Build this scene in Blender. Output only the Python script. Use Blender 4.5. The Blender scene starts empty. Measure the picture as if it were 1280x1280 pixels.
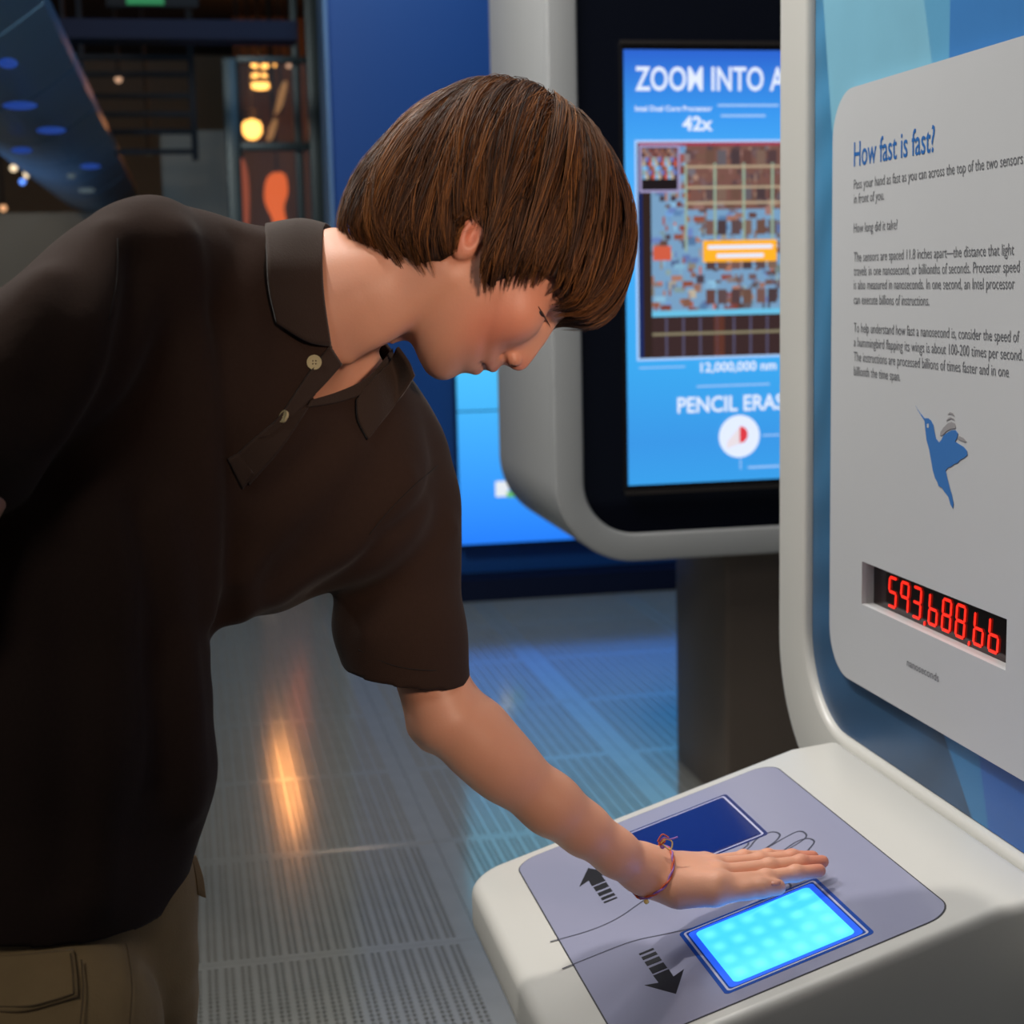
import bpy, bmesh, math, random
import numpy as np
from mathutils import Vector, Matrix
random.seed(7); rng = np.random.default_rng(7)
SC = bpy.context.scene; COL = SC.collection

# ------------------------------------------------------------------ camera
F = 2000.0                     # focal length in pixels of a 1280 frame
CAMH = 1.41
AZ, PITCH, ROLL = math.radians(11.3), math.radians(-8.15), 0.022
f0 = np.array([math.sin(AZ)*math.cos(PITCH), math.cos(AZ)*math.cos(PITCH), math.sin(PITCH)])
_r0 = np.array([math.cos(AZ), -math.sin(AZ), 0.0]); _u0 = np.cross(_r0, f0)
rA = math.cos(ROLL)*_r0 - math.sin(ROLL)*_u0
uA = math.cos(ROLL)*_u0 + math.sin(ROLL)*_r0
C0 = np.array([0.0, 0.0, CAMH])
cd = bpy.data.cameras.new('camera'); cam = bpy.data.objects.new('camera', cd); COL.objects.link(cam)
cd.sensor_width = 36.0; cd.lens = 36.0*F/1280.0; cd.clip_start = 0.05; cd.clip_end = 200
cam.matrix_world = Matrix(((rA[0], uA[0], -f0[0], 0), (rA[1], uA[1], -f0[1], 0), (rA[2], uA[2], -f0[2], CAMH), (0, 0, 0, 1)))
cd.dof.use_dof = True; cd.dof.focus_distance = 1.60; cd.dof.aperture_fstop = 7.0
SC.camera = cam

# ------------------------------------------------------------------ world, lights, exposure
SC.view_settings.view_transform = 'Standard'; SC.view_settings.look = 'None'
SC.view_settings.exposure = 0.0; SC.view_settings.gamma = 1.0; SC.view_settings.use_curve_mapping = False
W = bpy.data.worlds.new('world'); SC.world = W; W.use_nodes = True
W.node_tree.nodes['Background'].inputs[0].default_value = (0.55, 0.65, 0.9, 1)
W.node_tree.nodes['Background'].inputs[1].default_value = 0.055

def light(kind, name, loc, target, energy, color, size=0.3, spot=60, blend=0.4, sy=None):
    l = bpy.data.lights.new(name, kind); o = bpy.data.objects.new(name, l); COL.objects.link(o)
    l.energy = energy; l.color = color
    if kind == 'AREA':
        l.size = size
        if sy: l.shape = 'RECTANGLE'; l.size_y = sy
    else: l.shadow_soft_size = size
    if kind == 'SPOT': l.spot_size = math.radians(spot); l.spot_blend = blend
    o.location = loc
    o.rotation_euler = (Vector(target)-Vector(loc)).to_track_quat('-Z', 'Y').to_euler()
    return o
light('SPOT', 'ceiling_spot_key', (-0.68, 1.82, 3.75), (0.52, 1.6, 0.9), 150, (1.0, 0.94, 0.86), 0.04, 50, 0.5)
light('SPOT', 'ceiling_spot_second', (0.15, 3.5, 3.75), (0.52, 1.75, 0.8), 45, (1.0, 0.96, 0.90), 0.08, 36, 0.6)
light('AREA', 'added_soft_fill', (0.0, 2.2, 3.7), (0.25, 2.2, 0.0), 27, (1.0, 0.98, 0.95), 1.5)  # added overhead fill for floor, console and kiosks
light('SPOT', 'added_warm_fill', (0.78, -1.0, 1.95), (0.43, 1.52, 1.27), 190, (1.0, 0.72, 0.55), 0.12, 24, 1.0)  # added warm fill for face and chest, no lamp known there
light('AREA', 'added_panel_fill', (-1.2, -0.6, 3.2), (0.8, 1.7, 1.3), 13, (1.0, 0.98, 0.95), 0.8)  # unseen fill added to brighten the sign panel
light('AREA', 'added_kiosk_fill', (-0.7, 3.3, 3.5), (0.9, 4.2, 1.4), 60, (1.0, 0.98, 0.95), 0.8)  # unseen light added to lift the rear kiosk's left side
light('SPOT', 'added_rim_spot', (-2.6, 4.6, 3.3), (-0.12, 1.4, 1.4), 130, (1.0, 0.95, 0.88), 0.1, 22, 0.6)  # added for the bright rim along the boy's shoulder
light('AREA', 'ceiling_light_hall', (-2.4, 9.5, 3.6), (-1.6, 11.0, 0.8), 22, (1.0, 0.86, 0.68), 0.8)
light('AREA', 'blue_wall_wash', (1.0, 5.4, 3.7), (1.0, 7.1, 2.0), 26, (0.3, 0.6, 1.0), 0.8)  # unseen blue light aimed at the navy back wall
light('AREA', 'added_canopy_uplight', (-1.8, 8.0, 0.8), (-1.4, 10.0, 2.6), 26, (0.35, 0.6, 1.0), 0.8)  # added below the canopy, shining upward to brighten its skin

# ------------------------------------------------------------------ helpers
def at(px, py, Z):
    return C0 + (f0 + rA*(px-640)/F + uA*(640-py)/F)*Z
def _ray(px, py): return f0 + rA*(px-640)/F + uA*(640-py)/F
def on(px, py, ax, val):
    d = _ray(px, py); return C0 + d*((val-C0[ax])/d[ax])
def L(c):   # sRGB 0-255 -> linear
    return tuple(((v/255)/12.92 if v/255 <= 0.04045 else ((v/255+0.055)/1.055)**2.4) for v in c)

def mat(name, col, rough=0.5, metal=0.0, spec=0.5, bump=0.0, bscale=200.0, var=0.0, vscale=8.0, emit=None, estr=0.0,
        coat=0.0, attr=None, trans=0.0, sss=0.0, sheen=0.0, alpha=1.0, detail=4.0):
    m = bpy.data.materials.new(name); m.use_nodes = True
    nt = m.node_tree; b = nt.nodes['Principled BSDF']
    c = tuple(col)+(1,)
    b.inputs['Base Color'].default_value = c; b.inputs['Roughness'].default_value = rough
    b.inputs['Metallic'].default_value = metal; b.inputs['Specular IOR Level'].default_value = spec
    b.inputs['Coat Weight'].default_value = coat; b.inputs['Transmission Weight'].default_value = trans
    b.inputs['Alpha'].default_value = alpha
    if sheen: b.inputs['Sheen Weight'].default_value = sheen; b.inputs['Sheen Roughness'].default_value = 0.4
    if sss:
        b.inputs['Subsurface Weight'].default_value = sss; b.inputs['Subsurface Radius'].default_value = (1, .35, .2)
        b.inputs['Subsurface Scale'].default_value = 0.006
    tc = nt.nodes.new('ShaderNodeTexCoord'); src = None
    if attr:
        a = nt.nodes.new('ShaderNodeAttribute'); a.attribute_name = attr; src = a.outputs['Color']
    if var:
        n = nt.nodes.new('ShaderNodeTexNoise'); n.inputs['Scale'].default_value = vscale; n.inputs['Detail'].default_value = detail
        nt.links.new(tc.outputs['Object'], n.inputs['Vector'])
        mr = nt.nodes.new('ShaderNodeMapRange'); mr.inputs['To Min'].default_value = 1-var; mr.inputs['To Max'].default_value = 1+var
        nt.links.new(n.outputs['Fac'], mr.inputs['Value'])
        mx = nt.nodes.new('ShaderNodeVectorMath'); mx.operation = 'SCALE'
        if src: nt.links.new(src, mx.inputs[0])
        else: mx.inputs[0].default_value = c[:3]
        nt.links.new(mr.outputs[0], mx.inputs['Scale']); src = mx.outputs[0]
    if src: nt.links.new(src, b.inputs['Base Color'])
    if emit is not None:
        b.inputs['Emission Color'].default_value = tuple(emit)+(1,); b.inputs['Emission Strength'].default_value = estr
        if attr: nt.links.new(a.outputs['Color'], b.inputs['Emission Color'])
    if bump:
        n2 = nt.nodes.new('ShaderNodeTexNoise'); n2.inputs['Scale'].default_value = bscale; n2.inputs['Detail'].default_value = 3
        nt.links.new(tc.outputs['Object'], n2.inputs['Vector'])
        bp = nt.nodes.new('ShaderNodeBump'); bp.inputs['Strength'].default_value = bump; bp.inputs['Distance'].default_value = 0.001
        nt.links.new(n2.outputs['Fac'], bp.inputs['Height']); nt.links.new(bp.outputs[0], b.inputs['Normal'])
    return m

def link(name, me, m=None, parent=None, **props):
    o = bpy.data.objects.new(name, me); COL.objects.link(o)
    if m is not None and me is not None and not me.materials: me.materials.append(m)
    if parent is not None: o.parent = parent
    for k, v in props.items(): o[k] = v
    return o
def empty(name, loc, label, cat, group=None):
    o = bpy.data.objects.new(name, None); COL.objects.link(o); o.location = loc
    o['label'] = label; o['category'] = cat
    if group: o['group'] = group
    bpy.context.view_layer.update()
    return o
def adopt(o, parent):           # parent keeping world place
    o.parent = parent; o.matrix_parent_inverse = Matrix.Translation(-Vector(parent.location)); return o
def bm_obj(name, bm, m, parent=None, smooth=False, **props):
    me = bpy.data.meshes.new(name); bm.normal_update(); bm.to_mesh(me); bm.free()
    if smooth: me.shade_smooth()
    o = link(name, me, m, **props)
    if parent is not None: adopt(o, parent)
    return o
def pyd(name, v, f, m, parent=None, smooth=False, cols=None, **props):
    me = bpy.data.meshes.new(name); me.from_pydata([tuple(map(float, q)) for q in v], [], [tuple(int(i) for i in q) for q in f]); me.update()
    if cols is not None:
        ca = me.color_attributes.new('Col', 'FLOAT_COLOR', 'POINT')
        ca.data.foreach_set('color', np.c_[np.asarray(cols, float), np.ones(len(cols))].astype(np.float32).ravel())
    if smooth: me.shade_smooth()
    o = link(name, me, m, **props)
    if parent is not None: adopt(o, parent)
    return o
def bev(o, w, seg=3, ang=30):
    b = o.modifiers.new('b', 'BEVEL'); b.width = w; b.segments = seg; b.limit_method = 'ANGLE'; b.angle_limit = math.radians(ang)
    o.data.shade_smooth(); b.harden_normals = False
    return o
def add_box(bm, x0, x1, y0, y1, z0, z1):
    v = [bm.verts.new(p) for p in ((x0,y0,z0),(x1,y0,z0),(x1,y1,z0),(x0,y1,z0),(x0,y0,z1),(x1,y0,z1),(x1,y1,z1),(x0,y1,z1))]
    for q in ((0,3,2,1),(4,5,6,7),(0,1,5,4),(1,2,6,5),(2,3,7,6),(3,0,4,7)): bm.faces.new([v[i] for i in q])
def box(name, x0, x1, y0, y1, z0, z1, m, parent=None, bevel=0.0, **props):
    bm = bmesh.new(); add_box(bm, x0, x1, y0, y1, z0, z1)
    o = bm_obj(name, bm, m, parent, **props)
    if bevel: bev(o, bevel)
    return o
def rrect(a0, a1, b0, b1, R, n=10):
    """rounded rectangle outline, counter-clockwise in (a,b)"""
    out = []
    for ca, cb, s in ((a1-R, b0+R, -90), (a1-R, b1-R, 0), (a0+R, b1-R, 90), (a0+R, b0+R, 180)):
        for i in range(n+1):
            t = math.radians(s+90*i/n); out.append((ca+R*math.cos(t), cb+R*math.sin(t)))
    return out
def plate(name, loops, T, h0, h1, m, parent=None, bevel=0.0, **props):
    """loops: outer outline then holes, in (a,b); T(a,b,h) -> world; a slab from h0 to h1"""
    bm = bmesh.new(); edges = []
    for lp in loops:
        vs = [bm.verts.new((a, b, 0)) for a, b in lp]
        edges += [bm.edges.new((vs[i], vs[(i+1) % len(vs)])) for i in range(len(vs))]
    bmesh.ops.triangle_fill(bm, use_beauty=True, use_dissolve=False, edges=edges, normal=(0, 0, 1))
    fs = list(bm.faces)
    if abs(h1-h0) > 1e-9:
        r = bmesh.ops.extrude_face_region(bm, geom=fs)
        for g in r['geom']:
            if isinstance(g, bmesh.types.BMVert): g.co.z = 1.0
    for v in bm.verts: v.co = Vector(T(v.co.x, v.co.y, h1 if v.co.z > 0.5 else h0))
    bmesh.ops.recalc_face_normals(bm, faces=bm.faces)
    o = bm_obj(name, bm, m, parent, **props)
    if bevel: bev(o, bevel, 3, 50)
    return o
def tube(name, pts, r, m, parent=None, n=8, closed=False, cap=True, **props):
    pts = [Vector(p) for p in pts]; N = len(pts); v = []; f = []
    rr = r if hasattr(r, '__len__') else [r]*N
    up = Vector((0.13, 0.21, 1)).normalized()
    for i, p in enumerate(pts):
        t = (pts[(i+1) % N if closed else min(i+1, N-1)]-pts[(i-1) % N if closed else max(i-1, 0)]).normalized()
        a = t.cross(up).normalized(); b = t.cross(a); 
        for k in range(n):
            q = 2*math.pi*k/n; v.append(p+(a*math.cos(q)+b*math.sin(q))*rr[i])
    for i in range(N if closed else N-1):
        for k in range(n):
            j = (i+1) % N; f.append((i*n+k, i*n+(k+1) % n, j*n+(k+1) % n, j*n+k))
    if cap and not closed: f.append(tuple(range(n-1, -1, -1))); f.append(tuple((N-1)*n+k for k in range(n)))
    return pyd(name, v, f, m, parent, smooth=True, **props)
def catmull(P, n=8, closed=False):
    P = [np.asarray(p, float) for p in P]; N = len(P); out = []
    for i in range(N if closed else N-1):
        if closed: a, b, c, d = P[(i-1) % N], P[i], P[(i+1) % N], P[(i+2) % N]
        else: a, b, c, d = P[max(i-1, 0)], P[i], P[i+1], P[min(i+2, N-1)]
        for k in range(n):
            t = k/n; out.append(0.5*((2*b)+(-a+c)*t+(2*a-5*b+4*c-d)*t*t+(-a+3*b-3*c+d)*t**3))
    if not closed: out.append(P[-1])
    return out
def ribbon(name, pts, w, T, h, m, parent=None, **props):
    pts = [np.asarray(p, float)[:2] for p in pts]; v = []; f = []
    for i, p in enumerate(pts):
        t = pts[min(i+1, len(pts)-1)]-pts[max(i-1, 0)]; t /= (np.linalg.norm(t)+1e-9); n = np.array([-t[1], t[0]])*w/2
        v += [T(*(p+n), h), T(*(p-n), h)]
    for i in range(len(pts)-1): f.append((2*i, 2*i+1, 2*i+3, 2*i+2))
    return pyd(name, v, f, m, parent, **props)
def text_mesh(body, bold=0.0):
    cu = bpy.data.curves.new('t', 'FONT'); cu.body = body; cu.size = 1.0; cu.resolution_u = 3; cu.offset = bold
    o = bpy.data.objects.new('t', cu); COL.objects.link(o); bpy.context.view_layer.update()
    me = bpy.data.meshes.new_from_object(o); bpy.data.objects.remove(o)
    v = np.empty(len(me.vertices)*3); me.vertices.foreach_get('co', v); v = v.reshape(-1, 3)
    f = [tuple(p.vertices) for p in me.polygons]; bpy.data.meshes.remove(me); bpy.data.curves.remove(cu)
    return v, f
def text(name, body, T, a0, a1, b, height, h, m, parent=None, bold=0.0, cap=0.73, **props):
    """print on a surface: baseline b, from a0 to a1 (may run backwards), capital height"""
    v, f = text_mesh(body, bold); v[:, 0] -= v[:, 0].min(); wd = v[:, 0].max()
    return pyd(name, [T(a0+(a1-a0)*q[0]/wd, b+q[1]/cap*height, h) for q in v], f, m, parent, **props)
# ------------------------------------------------------------------ materials
M_white = mat('white_enamel', L((205, 204, 198)), 0.32, bump=0.05, bscale=300, var=0.02)
M_rear = mat('grey_enamel', L((176, 177, 176)), 0.35, bump=0.04, var=0.02)
M_blackglass = mat('black_glass', (0.004, 0.005, 0.01), 0.06, coat=0.4)
M_bezel = mat('dark_bezel', (0.012, 0.011, 0.012), 0.25)
M_bezelm = mat('bezel_metal', (0.10, 0.085, 0.075), 0.3, metal=0.7)
M_column = mat('brown_column', L((104, 92, 82)), 0.35, var=0.1)
M_floor = mat('floor_metal', L((176, 176, 168)), 0.12, metal=0.35, spec=0.6, bump=0.10, bscale=90, var=0.10, vscale=14)
M_void = mat('floor_void', (0.012, 0.012, 0.013), 0.8)
M_navy = mat('navy_wall', L((14, 74, 140)), 0.45, var=0.05, vscale=2)
M_edge = mat('wall_edge', L((110, 140, 170)), 0.4)
M_dark = mat('dark_ceiling', (0.010, 0.011, 0.013), 0.7)
M_darkm = mat('dark_steel', (0.022, 0.021, 0.021), 0.6, spec=0.2)
M_bluebeam = mat('blue_beam', (0.004, 0.008, 0.028), 0.6, spec=0.2)
M_beige = mat('beige_wall', L((140, 130, 112)), 0.8, var=0.06, vscale=3)

# ------------------------------------------------------------------ floor: perforated raised panels
TX, TY = 0.665, 0.628; GX0, GY0 = 0.56, 3.27      # a joint runs through these
floor = box('floor', -9, 7, -2.5, 24, -0.12, -0.06, M_void, kind='structure')
def tile_mesh(holes=True):
    g = 0.0008; xs = [0.0+g]; ys = [g]; th = 0.03
    hx = []; hy = []
    bx = 0.042; by = 0.018
    if holes:
        ngr = 17; gp = (TX-2*bx)/ngr
        for i in range(ngr):
            for k in (0.30, 0.70): c = bx+gp*(i+k); hx.append((c-gp*0.12, c+gp*0.12))
        nr = 31; rp = (TY-2*by)/nr
        for j in range(nr): c = by+rp*(j+0.5); hy.append((c-rp*0.27, c+rp*0.27))
    for a, b in hx: xs += [a, b]
    for a, b in hy: ys += [a, b]
    xs.append(TX-g); ys.append(TY-g)
    nx, ny = len(xs), len(ys)
    X, Y = np.meshgrid(xs, ys, indexing='ij')
    top = np.stack([X, Y, 0*X], -1).reshape(-1, 3); v = [tuple(p) for p in top]; base = len(v)
    v += [(p[0], p[1], -0.006) for p in top]
    f = []; I = lambda i, j: i*ny+j
    for i in range(nx-1):
        for j in range(ny-1):
            q = (I(i, j), I(i+1, j), I(i+1, j+1), I(i, j+1))
            if i % 2 == 1 and j % 2 == 1 and holes and i < nx-1:
                for a in range(4):
                    s, t = q[a], q[(a+1) % 4]; f.append((s, t, t+base, s+base))
            else: f.append(q)
    # outer skirt
    c = [I(0, 0), I(nx-1, 0), I(nx-1, ny-1), I(0, ny-1)]
    k = len(v); v += [(v[q][0], v[q][1], -th) for q in c]
    for a in range(4): f.append((c[(a+1) % 4], c[a], k+a, k+(a+1) % 4))
    me = bpy.data.meshes.new('floor_panel'); me.from_pydata(v, [], f); me.update(); me.materials.append(M_floor)
    return me
tme = tile_mesh(); tplain = tile_mesh(False)
for j in range(-4, 17):
    for i in range(-7, 7):
        x = GX0+i*TX; y = GY0+j*TY
        if x < -0.19*y-1.6 or x > 0.56*y+1.9 or (y < 1.2 and x < -2): continue
        o = bpy.data.objects.new('floor_panel', tme if (j < 9) else tplain); COL.objects.link(o)
        o.location = (x, y, rng.uniform(-0.0006, 0.0006)); o.parent = floor

# ------------------------------------------------------------------ room shell
box('wall_back', 0.655, 5.5, 7.1, 7.35, -0.06, 3.9, M_navy, kind='structure')
box('trim_1', 0.638, 0.655, 7.06, 7.35, -0.06, 3.9, M_edge, kind='structure')
box('wall_far', -9, 7, 18.0, 18.2, -0.06, 3.9, M_beige, kind='structure')
box('wall_right', 5.5, 5.7, -2.5, 18, -0.06, 3.9, M_navy, kind='structure')
box('ceiling', -9, 7, -2.5, 24, 3.9, 4.0, M_dark, kind='structure')

# video wall of blue screens
E_scr = mat('blue_screen', (0, 0, 0), 0.3, emit=L((52, 165, 255)), estr=1.5)
def nodes_grad(m, lo, hi, z0, z1, strength):
    nt = m.node_tree; b = nt.nodes['Principled BSDF']
    g = nt.nodes.new('ShaderNodeNewGeometry'); s = nt.nodes.new('ShaderNodeSeparateXYZ'); nt.links.new(g.outputs['Position'], s.inputs[0])
    mr = nt.nodes.new('ShaderNodeMapRange'); mr.inputs['From Min'].default_value = z0; mr.inputs['From Max'].default_value = z1
    nt.links.new(s.outputs['Z'], mr.inputs['Value'])
    cr = nt.nodes.new('ShaderNodeMix'); cr.data_type = 'RGBA'; cr.inputs[6].default_value = lo+(1,); cr.inputs[7].default_value = hi+(1,)
    nt.links.new(mr.outputs[0], cr.inputs[0]); nt.links.new(cr.outputs[2], b.inputs['Emission Color']); b.inputs['Emission Strength'].default_value = strength
nodes_grad(E_scr, L((38, 128, 255)), L((84, 205, 255)), 0.24, 1.15, 1.0)
vw = empty('video_wall', (2.25, 7.0, 0.24), 'bright blue video wall glowing low on the navy back wall', 'video wall')
for i in range(2):
    for j in range(2):
        x0 = 1.16+i*1.07; z0 = 0.245+j*0.603
        box('screen', x0+0.004, x0+1.066, 7.0, 7.02, z0+0.004, z0+0.599, E_scr, vw)
        box('screen_housing', x0, x0+1.07, 7.02, 7.1, z0, z0+0.603, M_bezel, vw)
M_w = mat('screen_white', (0, 0, 0), 0.5, emit=(0.9, 0.95, 1), estr=0.9); M_g = mat('screen_green', (0, 0, 0), 0.5, emit=L((110, 200, 110)), estr=0.9)
box('screen_icon', 1.325, 1.385, 6.994, 7.0, 0.46, 0.53, M_w, vw, bevel=0.003, label='white icon')
box('screen_icon', 1.375, 1.44, 6.992, 6.998, 0.455, 0.482, M_g, vw, bevel=0.003, label='green icon')
box('wall_back_plinth', 0.655, 5.5, 6.93, 7.1, -0.06, 0.10, M_bluebeam, kind='structure')

# ------------------------------------------------------------------ background left
E_warm = mat('warm_lamp', (0, 0, 0), 0.5, emit=(1.0, 0.46, 0.10), estr=3.4)
E_warmw = mat('warm_white_lamp', (0, 0, 0), 0.5, emit=(1.0, 0.78, 0.5), estr=1.6)
E_tanl = mat('tan_lamp', (0, 0, 0), 0.5, emit=(1.0, 0.58, 0.36), estr=0.75)
E_warmd = mat('dim_warm_lamp', (0, 0, 0), 0.5, emit=(1.0, 0.50, 0.24), estr=1.1)
E_blue = mat('blue_lamp', (0, 0, 0), 0.5, emit=(0.12, 0.3, 1.0), estr=2.0)
M_frame = mat('grey_green_frame', L((66, 80, 80)), 0.35, metal=0.3)
M_glass = mat('tinted_glass', (0.8, 0.85, 0.9), 0.03, trans=0.0, alpha=0.05, spec=0.6)
# glass showcase beyond the wall edge
gp = empty('glass_doorway', (0.2, 8.6, 0.0), 'tall grey framed glass doorway glowing orange behind the boy\'s collar', 'doorway')
X = lambda px, Y, py=150: on(px, py, 1, Y)[0]
Zz = lambda py, Y, px=330: on(px, py, 1, Y)[2]
Yg = 8.6
for px0, px1, yy in ((281, 299, Yg), (368, 377, Yg+0.05), (386, 404, Yg)):
    box('frame_post', X(px0, yy), X(px1, yy), yy, yy+0.08, -0.03, 3.7 if px0 > 300 else Zz(72, Yg), M_frame, gp, bevel=0.006)
box('frame_rail', X(299, Yg), X(386, Yg), Yg, Yg+0.06, Zz(78, Yg), Zz(70, Yg), M_frame, gp, bevel=0.004)
box('frame_rail', X(299, Yg), X(386, Yg), Yg, Yg+0.06, Zz(188, Yg), Zz(178, Yg), M_frame, gp, bevel=0.004)
box('glass_pane', X(299, Yg), X(368, Yg), Yg+0.02, Yg+0.03, Zz(178, Yg), Zz(78, Yg), M_glass, gp)
box('glass_pane', X(299, Yg), X(368, Yg), Yg+0.02, Yg+0.03, 0.0, Zz(188, Yg), M_glass, gp)
box('glass_pane', X(377, Yg), X(386, Yg), Yg+0.02, Yg+0.03, 0.0, Zz(78, Yg), M_glass, gp)
# far warm hall seen through the glass
M_hall = mat('warm_hall_wall', L((120, 82, 50)), 0.7, var=0.3, vscale=1.2)
box('wall_hall', X(296, 15.5), X(420, 15.5), 15.5, 15.7, -0.06, 3.9, M_hall, kind='structure')
def lamp(px, py, Y, w, h, m, label, name='ceiling_lamp', group=None, rnd=True):
    c = on(px, py, 1, Y); t = empty(name, tuple(c), label, 'lamp', group)
    sw, sh = w*Y/2000/2, h*Y/2000/2
    bm = bmesh.new(); bmesh.ops.create_uvsphere(bm, u_segments=16, v_segments=10, radius=1.0)
    for v in bm.verts:
        k = (abs(v.co.x)**3+abs(v.co.z)**3)**(1/3)+1e-9 if not rnd else 1
        v.co = Vector((v.co.x*sw, v.co.y*min(sw, sh), v.co.z*sh))
    bm.transform(Matrix.Translation(c)); bm_obj('lamp_glass', bm, m, t, smooth=True)
    bm = bmesh.new(); bmesh.ops.create_cone(bm, cap_ends=True, segments=16, radius1=sw*1.15, radius2=sw*0.7, depth=sh*1.2)
    bm.transform(Matrix.Translation(c+np.array([0, min(sw, sh)*0.5, sh*1.25]))); bm_obj('housing', bm, M_darkm, t, smooth=False)
    bm = bmesh.new(); bmesh.ops.create_cone(bm, cap_ends=True, segments=8, radius1=0.012, radius2=0.012, depth=3.9-c[2]-sh*1.8)
    bm.transform(Matrix.Translation((c[0], c[1], (3.9+c[2]+sh*1.8)/2))); bm_obj('stem', bm, M_darkm, t)
    if m is E_warm and w > 20:
        l = bpy.data.lights.new('lamp_light', 'POINT'); l.energy = 5.5; l.color = (1.0, 0.36, 0.10); l.shadow_soft_size = 0.10
        lo = bpy.data.objects.new('lamp_light', l); COL.objects.link(lo); lo.location = tuple(c-np.array([0, 0.30, 0.0])); adopt(lo, t)
    return t
lamp(326, 81, 14.6, 24, 9, E_warm, 'uppermost of three stacked glowing warm lamps in the glass doorway')
lamp(341, 80, 14.2, 8, 7, E_warm, 'small round warm lamp touching the right end of the top stacked lamp')
lamp(324, 95, 14.4, 19, 8, E_warm, 'middle and narrowest of three stacked warm lamps in the glass doorway')
lamp(326, 107, 14.2, 26, 10, E_warm, 'lowest of three stacked glowing warm lamps in the glass doorway')
lamp(315, 161, 14.0, 24, 26, E_warm, 'big squarish glowing warm lamp low in the glass doorway')
lamp(361, 82, 13.8, 6, 6, E_tanl, 'tiny amber lamp by the right frame of the glass doorway')
lamp(148, 99, 13.0, 8, 8, E_tanl, 'single small warm lamp among the dark ceiling bars')
lamp(17, 210, 12.6, 8, 8, E_warmw, 'left one of two small cream lamps under the blue canopy')
lamp(31, 219, 12.4, 8, 8, E_warmw, 'right one of two small cream lamps under the blue canopy')
lamp(28, 227, 12.2, 7, 7, E_blue, 'small blue lamp below the two cream lamps')
lamp(4, 260, 13.0, 8, 8, E_warmd, 'dim orange lamp above the beige wall, at the edge')
lamp(186, 191, 13.0, 6, 6, mat('faint_lamp', (0, 0, 0), .5, emit=(.5, .55, .35), estr=.12), 'very faint small lamp left of the beige partition')
# orange glowing figure-like banner in the hall and slanted tube light
E_or = mat('orange_glow', (0.1, 0.02, 0), 0.5, emit=(1.0, 0.16, 0.03), estr=0.75)
E_or2 = mat('orange_dim', (0.1, 0.02, 0), 0.5, emit=(0.8, 0.16, 0.07), estr=0.32)
E_tan = mat('tan_glow', (0.1, 0.06, 0), 0.5, emit=(0.6, 0.28, 0.10), estr=0.5)
def poly(px, Y, m, name, label, cat, d=0.05):
    pts = [on(a, b, 1, Y) for a, b in px]; lp = [(p[0], p[2]) for p in catmull(pts, 4, True)]
    t = empty(name, (lp[0][0], Y, 0.0), label, cat); plate('glow_face', [lp], lambda a, b, h: (a, Y+h, b), 0, d, m, t)
    xm = sum(q[0] for q in lp)/len(lp); zt = max(q[1] for q in lp); box('hanging_rod', xm-0.01, xm+0.01, Y+0.02, Y+0.04, zt-0.25, 3.9, M_darkm, t); return t
poly([(333, 225), (342, 216), (356, 218), (360, 240), (355, 262), (364, 300), (350, 300), (340, 272), (331, 250)], 13.2, E_or, 'glowing_panel', 'bright orange glowing panel seen low through the glass doorway', 'light panel')
poly([(300, 205), (308, 208), (312, 245), (309, 300), (299, 300)], 12.4, E_or2, 'glowing_panel', 'dim red orange strip at the left jamb of the glass doorway', 'light panel')
poly([(352, 106), (359, 104), (352, 134), (344, 140)], 13.0, E_tan, 'tube_light', 'slanting tan tube light between the lamps in the glass doorway', 'lamp')
poly([(340, 152), (347, 150), (341, 172), (334, 174)], 13.0, E_tan, 'tube_light', 'short tan tube light beside the squarish lamp in the doorway', 'lamp')
# partition + low wall
Yp = 10.0
box('wall_partition', X(199, Yp), X(283, Yp), Yp, Yp+0.2, -0.06, Zz(163, Yp, 240), M_beige, kind='structure')
box('wall_left', -9, X(150, 12.5, 300), 12.6, 12.8, -0.06, Zz(266, 12.6, 60), M_beige, kind='structure')
# dark beams and bars at the ceiling
b = box('ceiling_beam', -4, 0.55, 7.4, 7.6, on(200, 48, 1, 7.4)[2], on(200, 24, 1, 7.4)[2], M_bluebeam, kind='structure')
cg = empty('ceiling_grid', (-0.5, 9.0, 2.6), 'dark slatted ceiling grid hanging above the boy\'s shoulder', 'ceiling grid')
for py in (72, 93, 120, 143, 165, 190):
    z = on(160, py, 1, 9.0)[2]; box('grid_bar', X(84, 9.0), X(243, 9.0), 8.97, 9.03, z-0.012, z+0.012, M_darkm, cg)
box('grid_post', X(238, 9.0), X(246, 9.0), 8.95, 9.05, Zz(200, 9, 240), 3.9, M_darkm, cg)
box('grid_post', X(84, 9.0), X(88, 9.0), 8.95, 9.05, Zz(200, 9, 90), 3.9, M_darkm, cg)
# green sign
sg = empty('exit_sign', tuple(on(200, -6, 1, 7.9)), 'green lit hanging sign cut off by the top edge of the picture', 'sign')
p = on(200, 6, 1, 7.9); box('sign_face', X(158, 7.9, 0), X(205, 7.9, 0), 7.89, 7.9, p[2], p[2]+0.13, mat('green_sign', (0, 0, 0), .5, emit=(0.01, 0.35, 0.10), estr=0.5), sg)
box('sign_housing', X(132, 7.9, 0), X(248, 7.9, 0), 7.9, 7.96, p[2]-0.01, p[2]+0.16, M_darkm, sg, bevel=0.004)
box('stem', X(195, 7.9, 0), X(199, 7.9, 0), 7.92, 7.94, p[2]+0.16, 3.9, M_darkm, sg)
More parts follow.
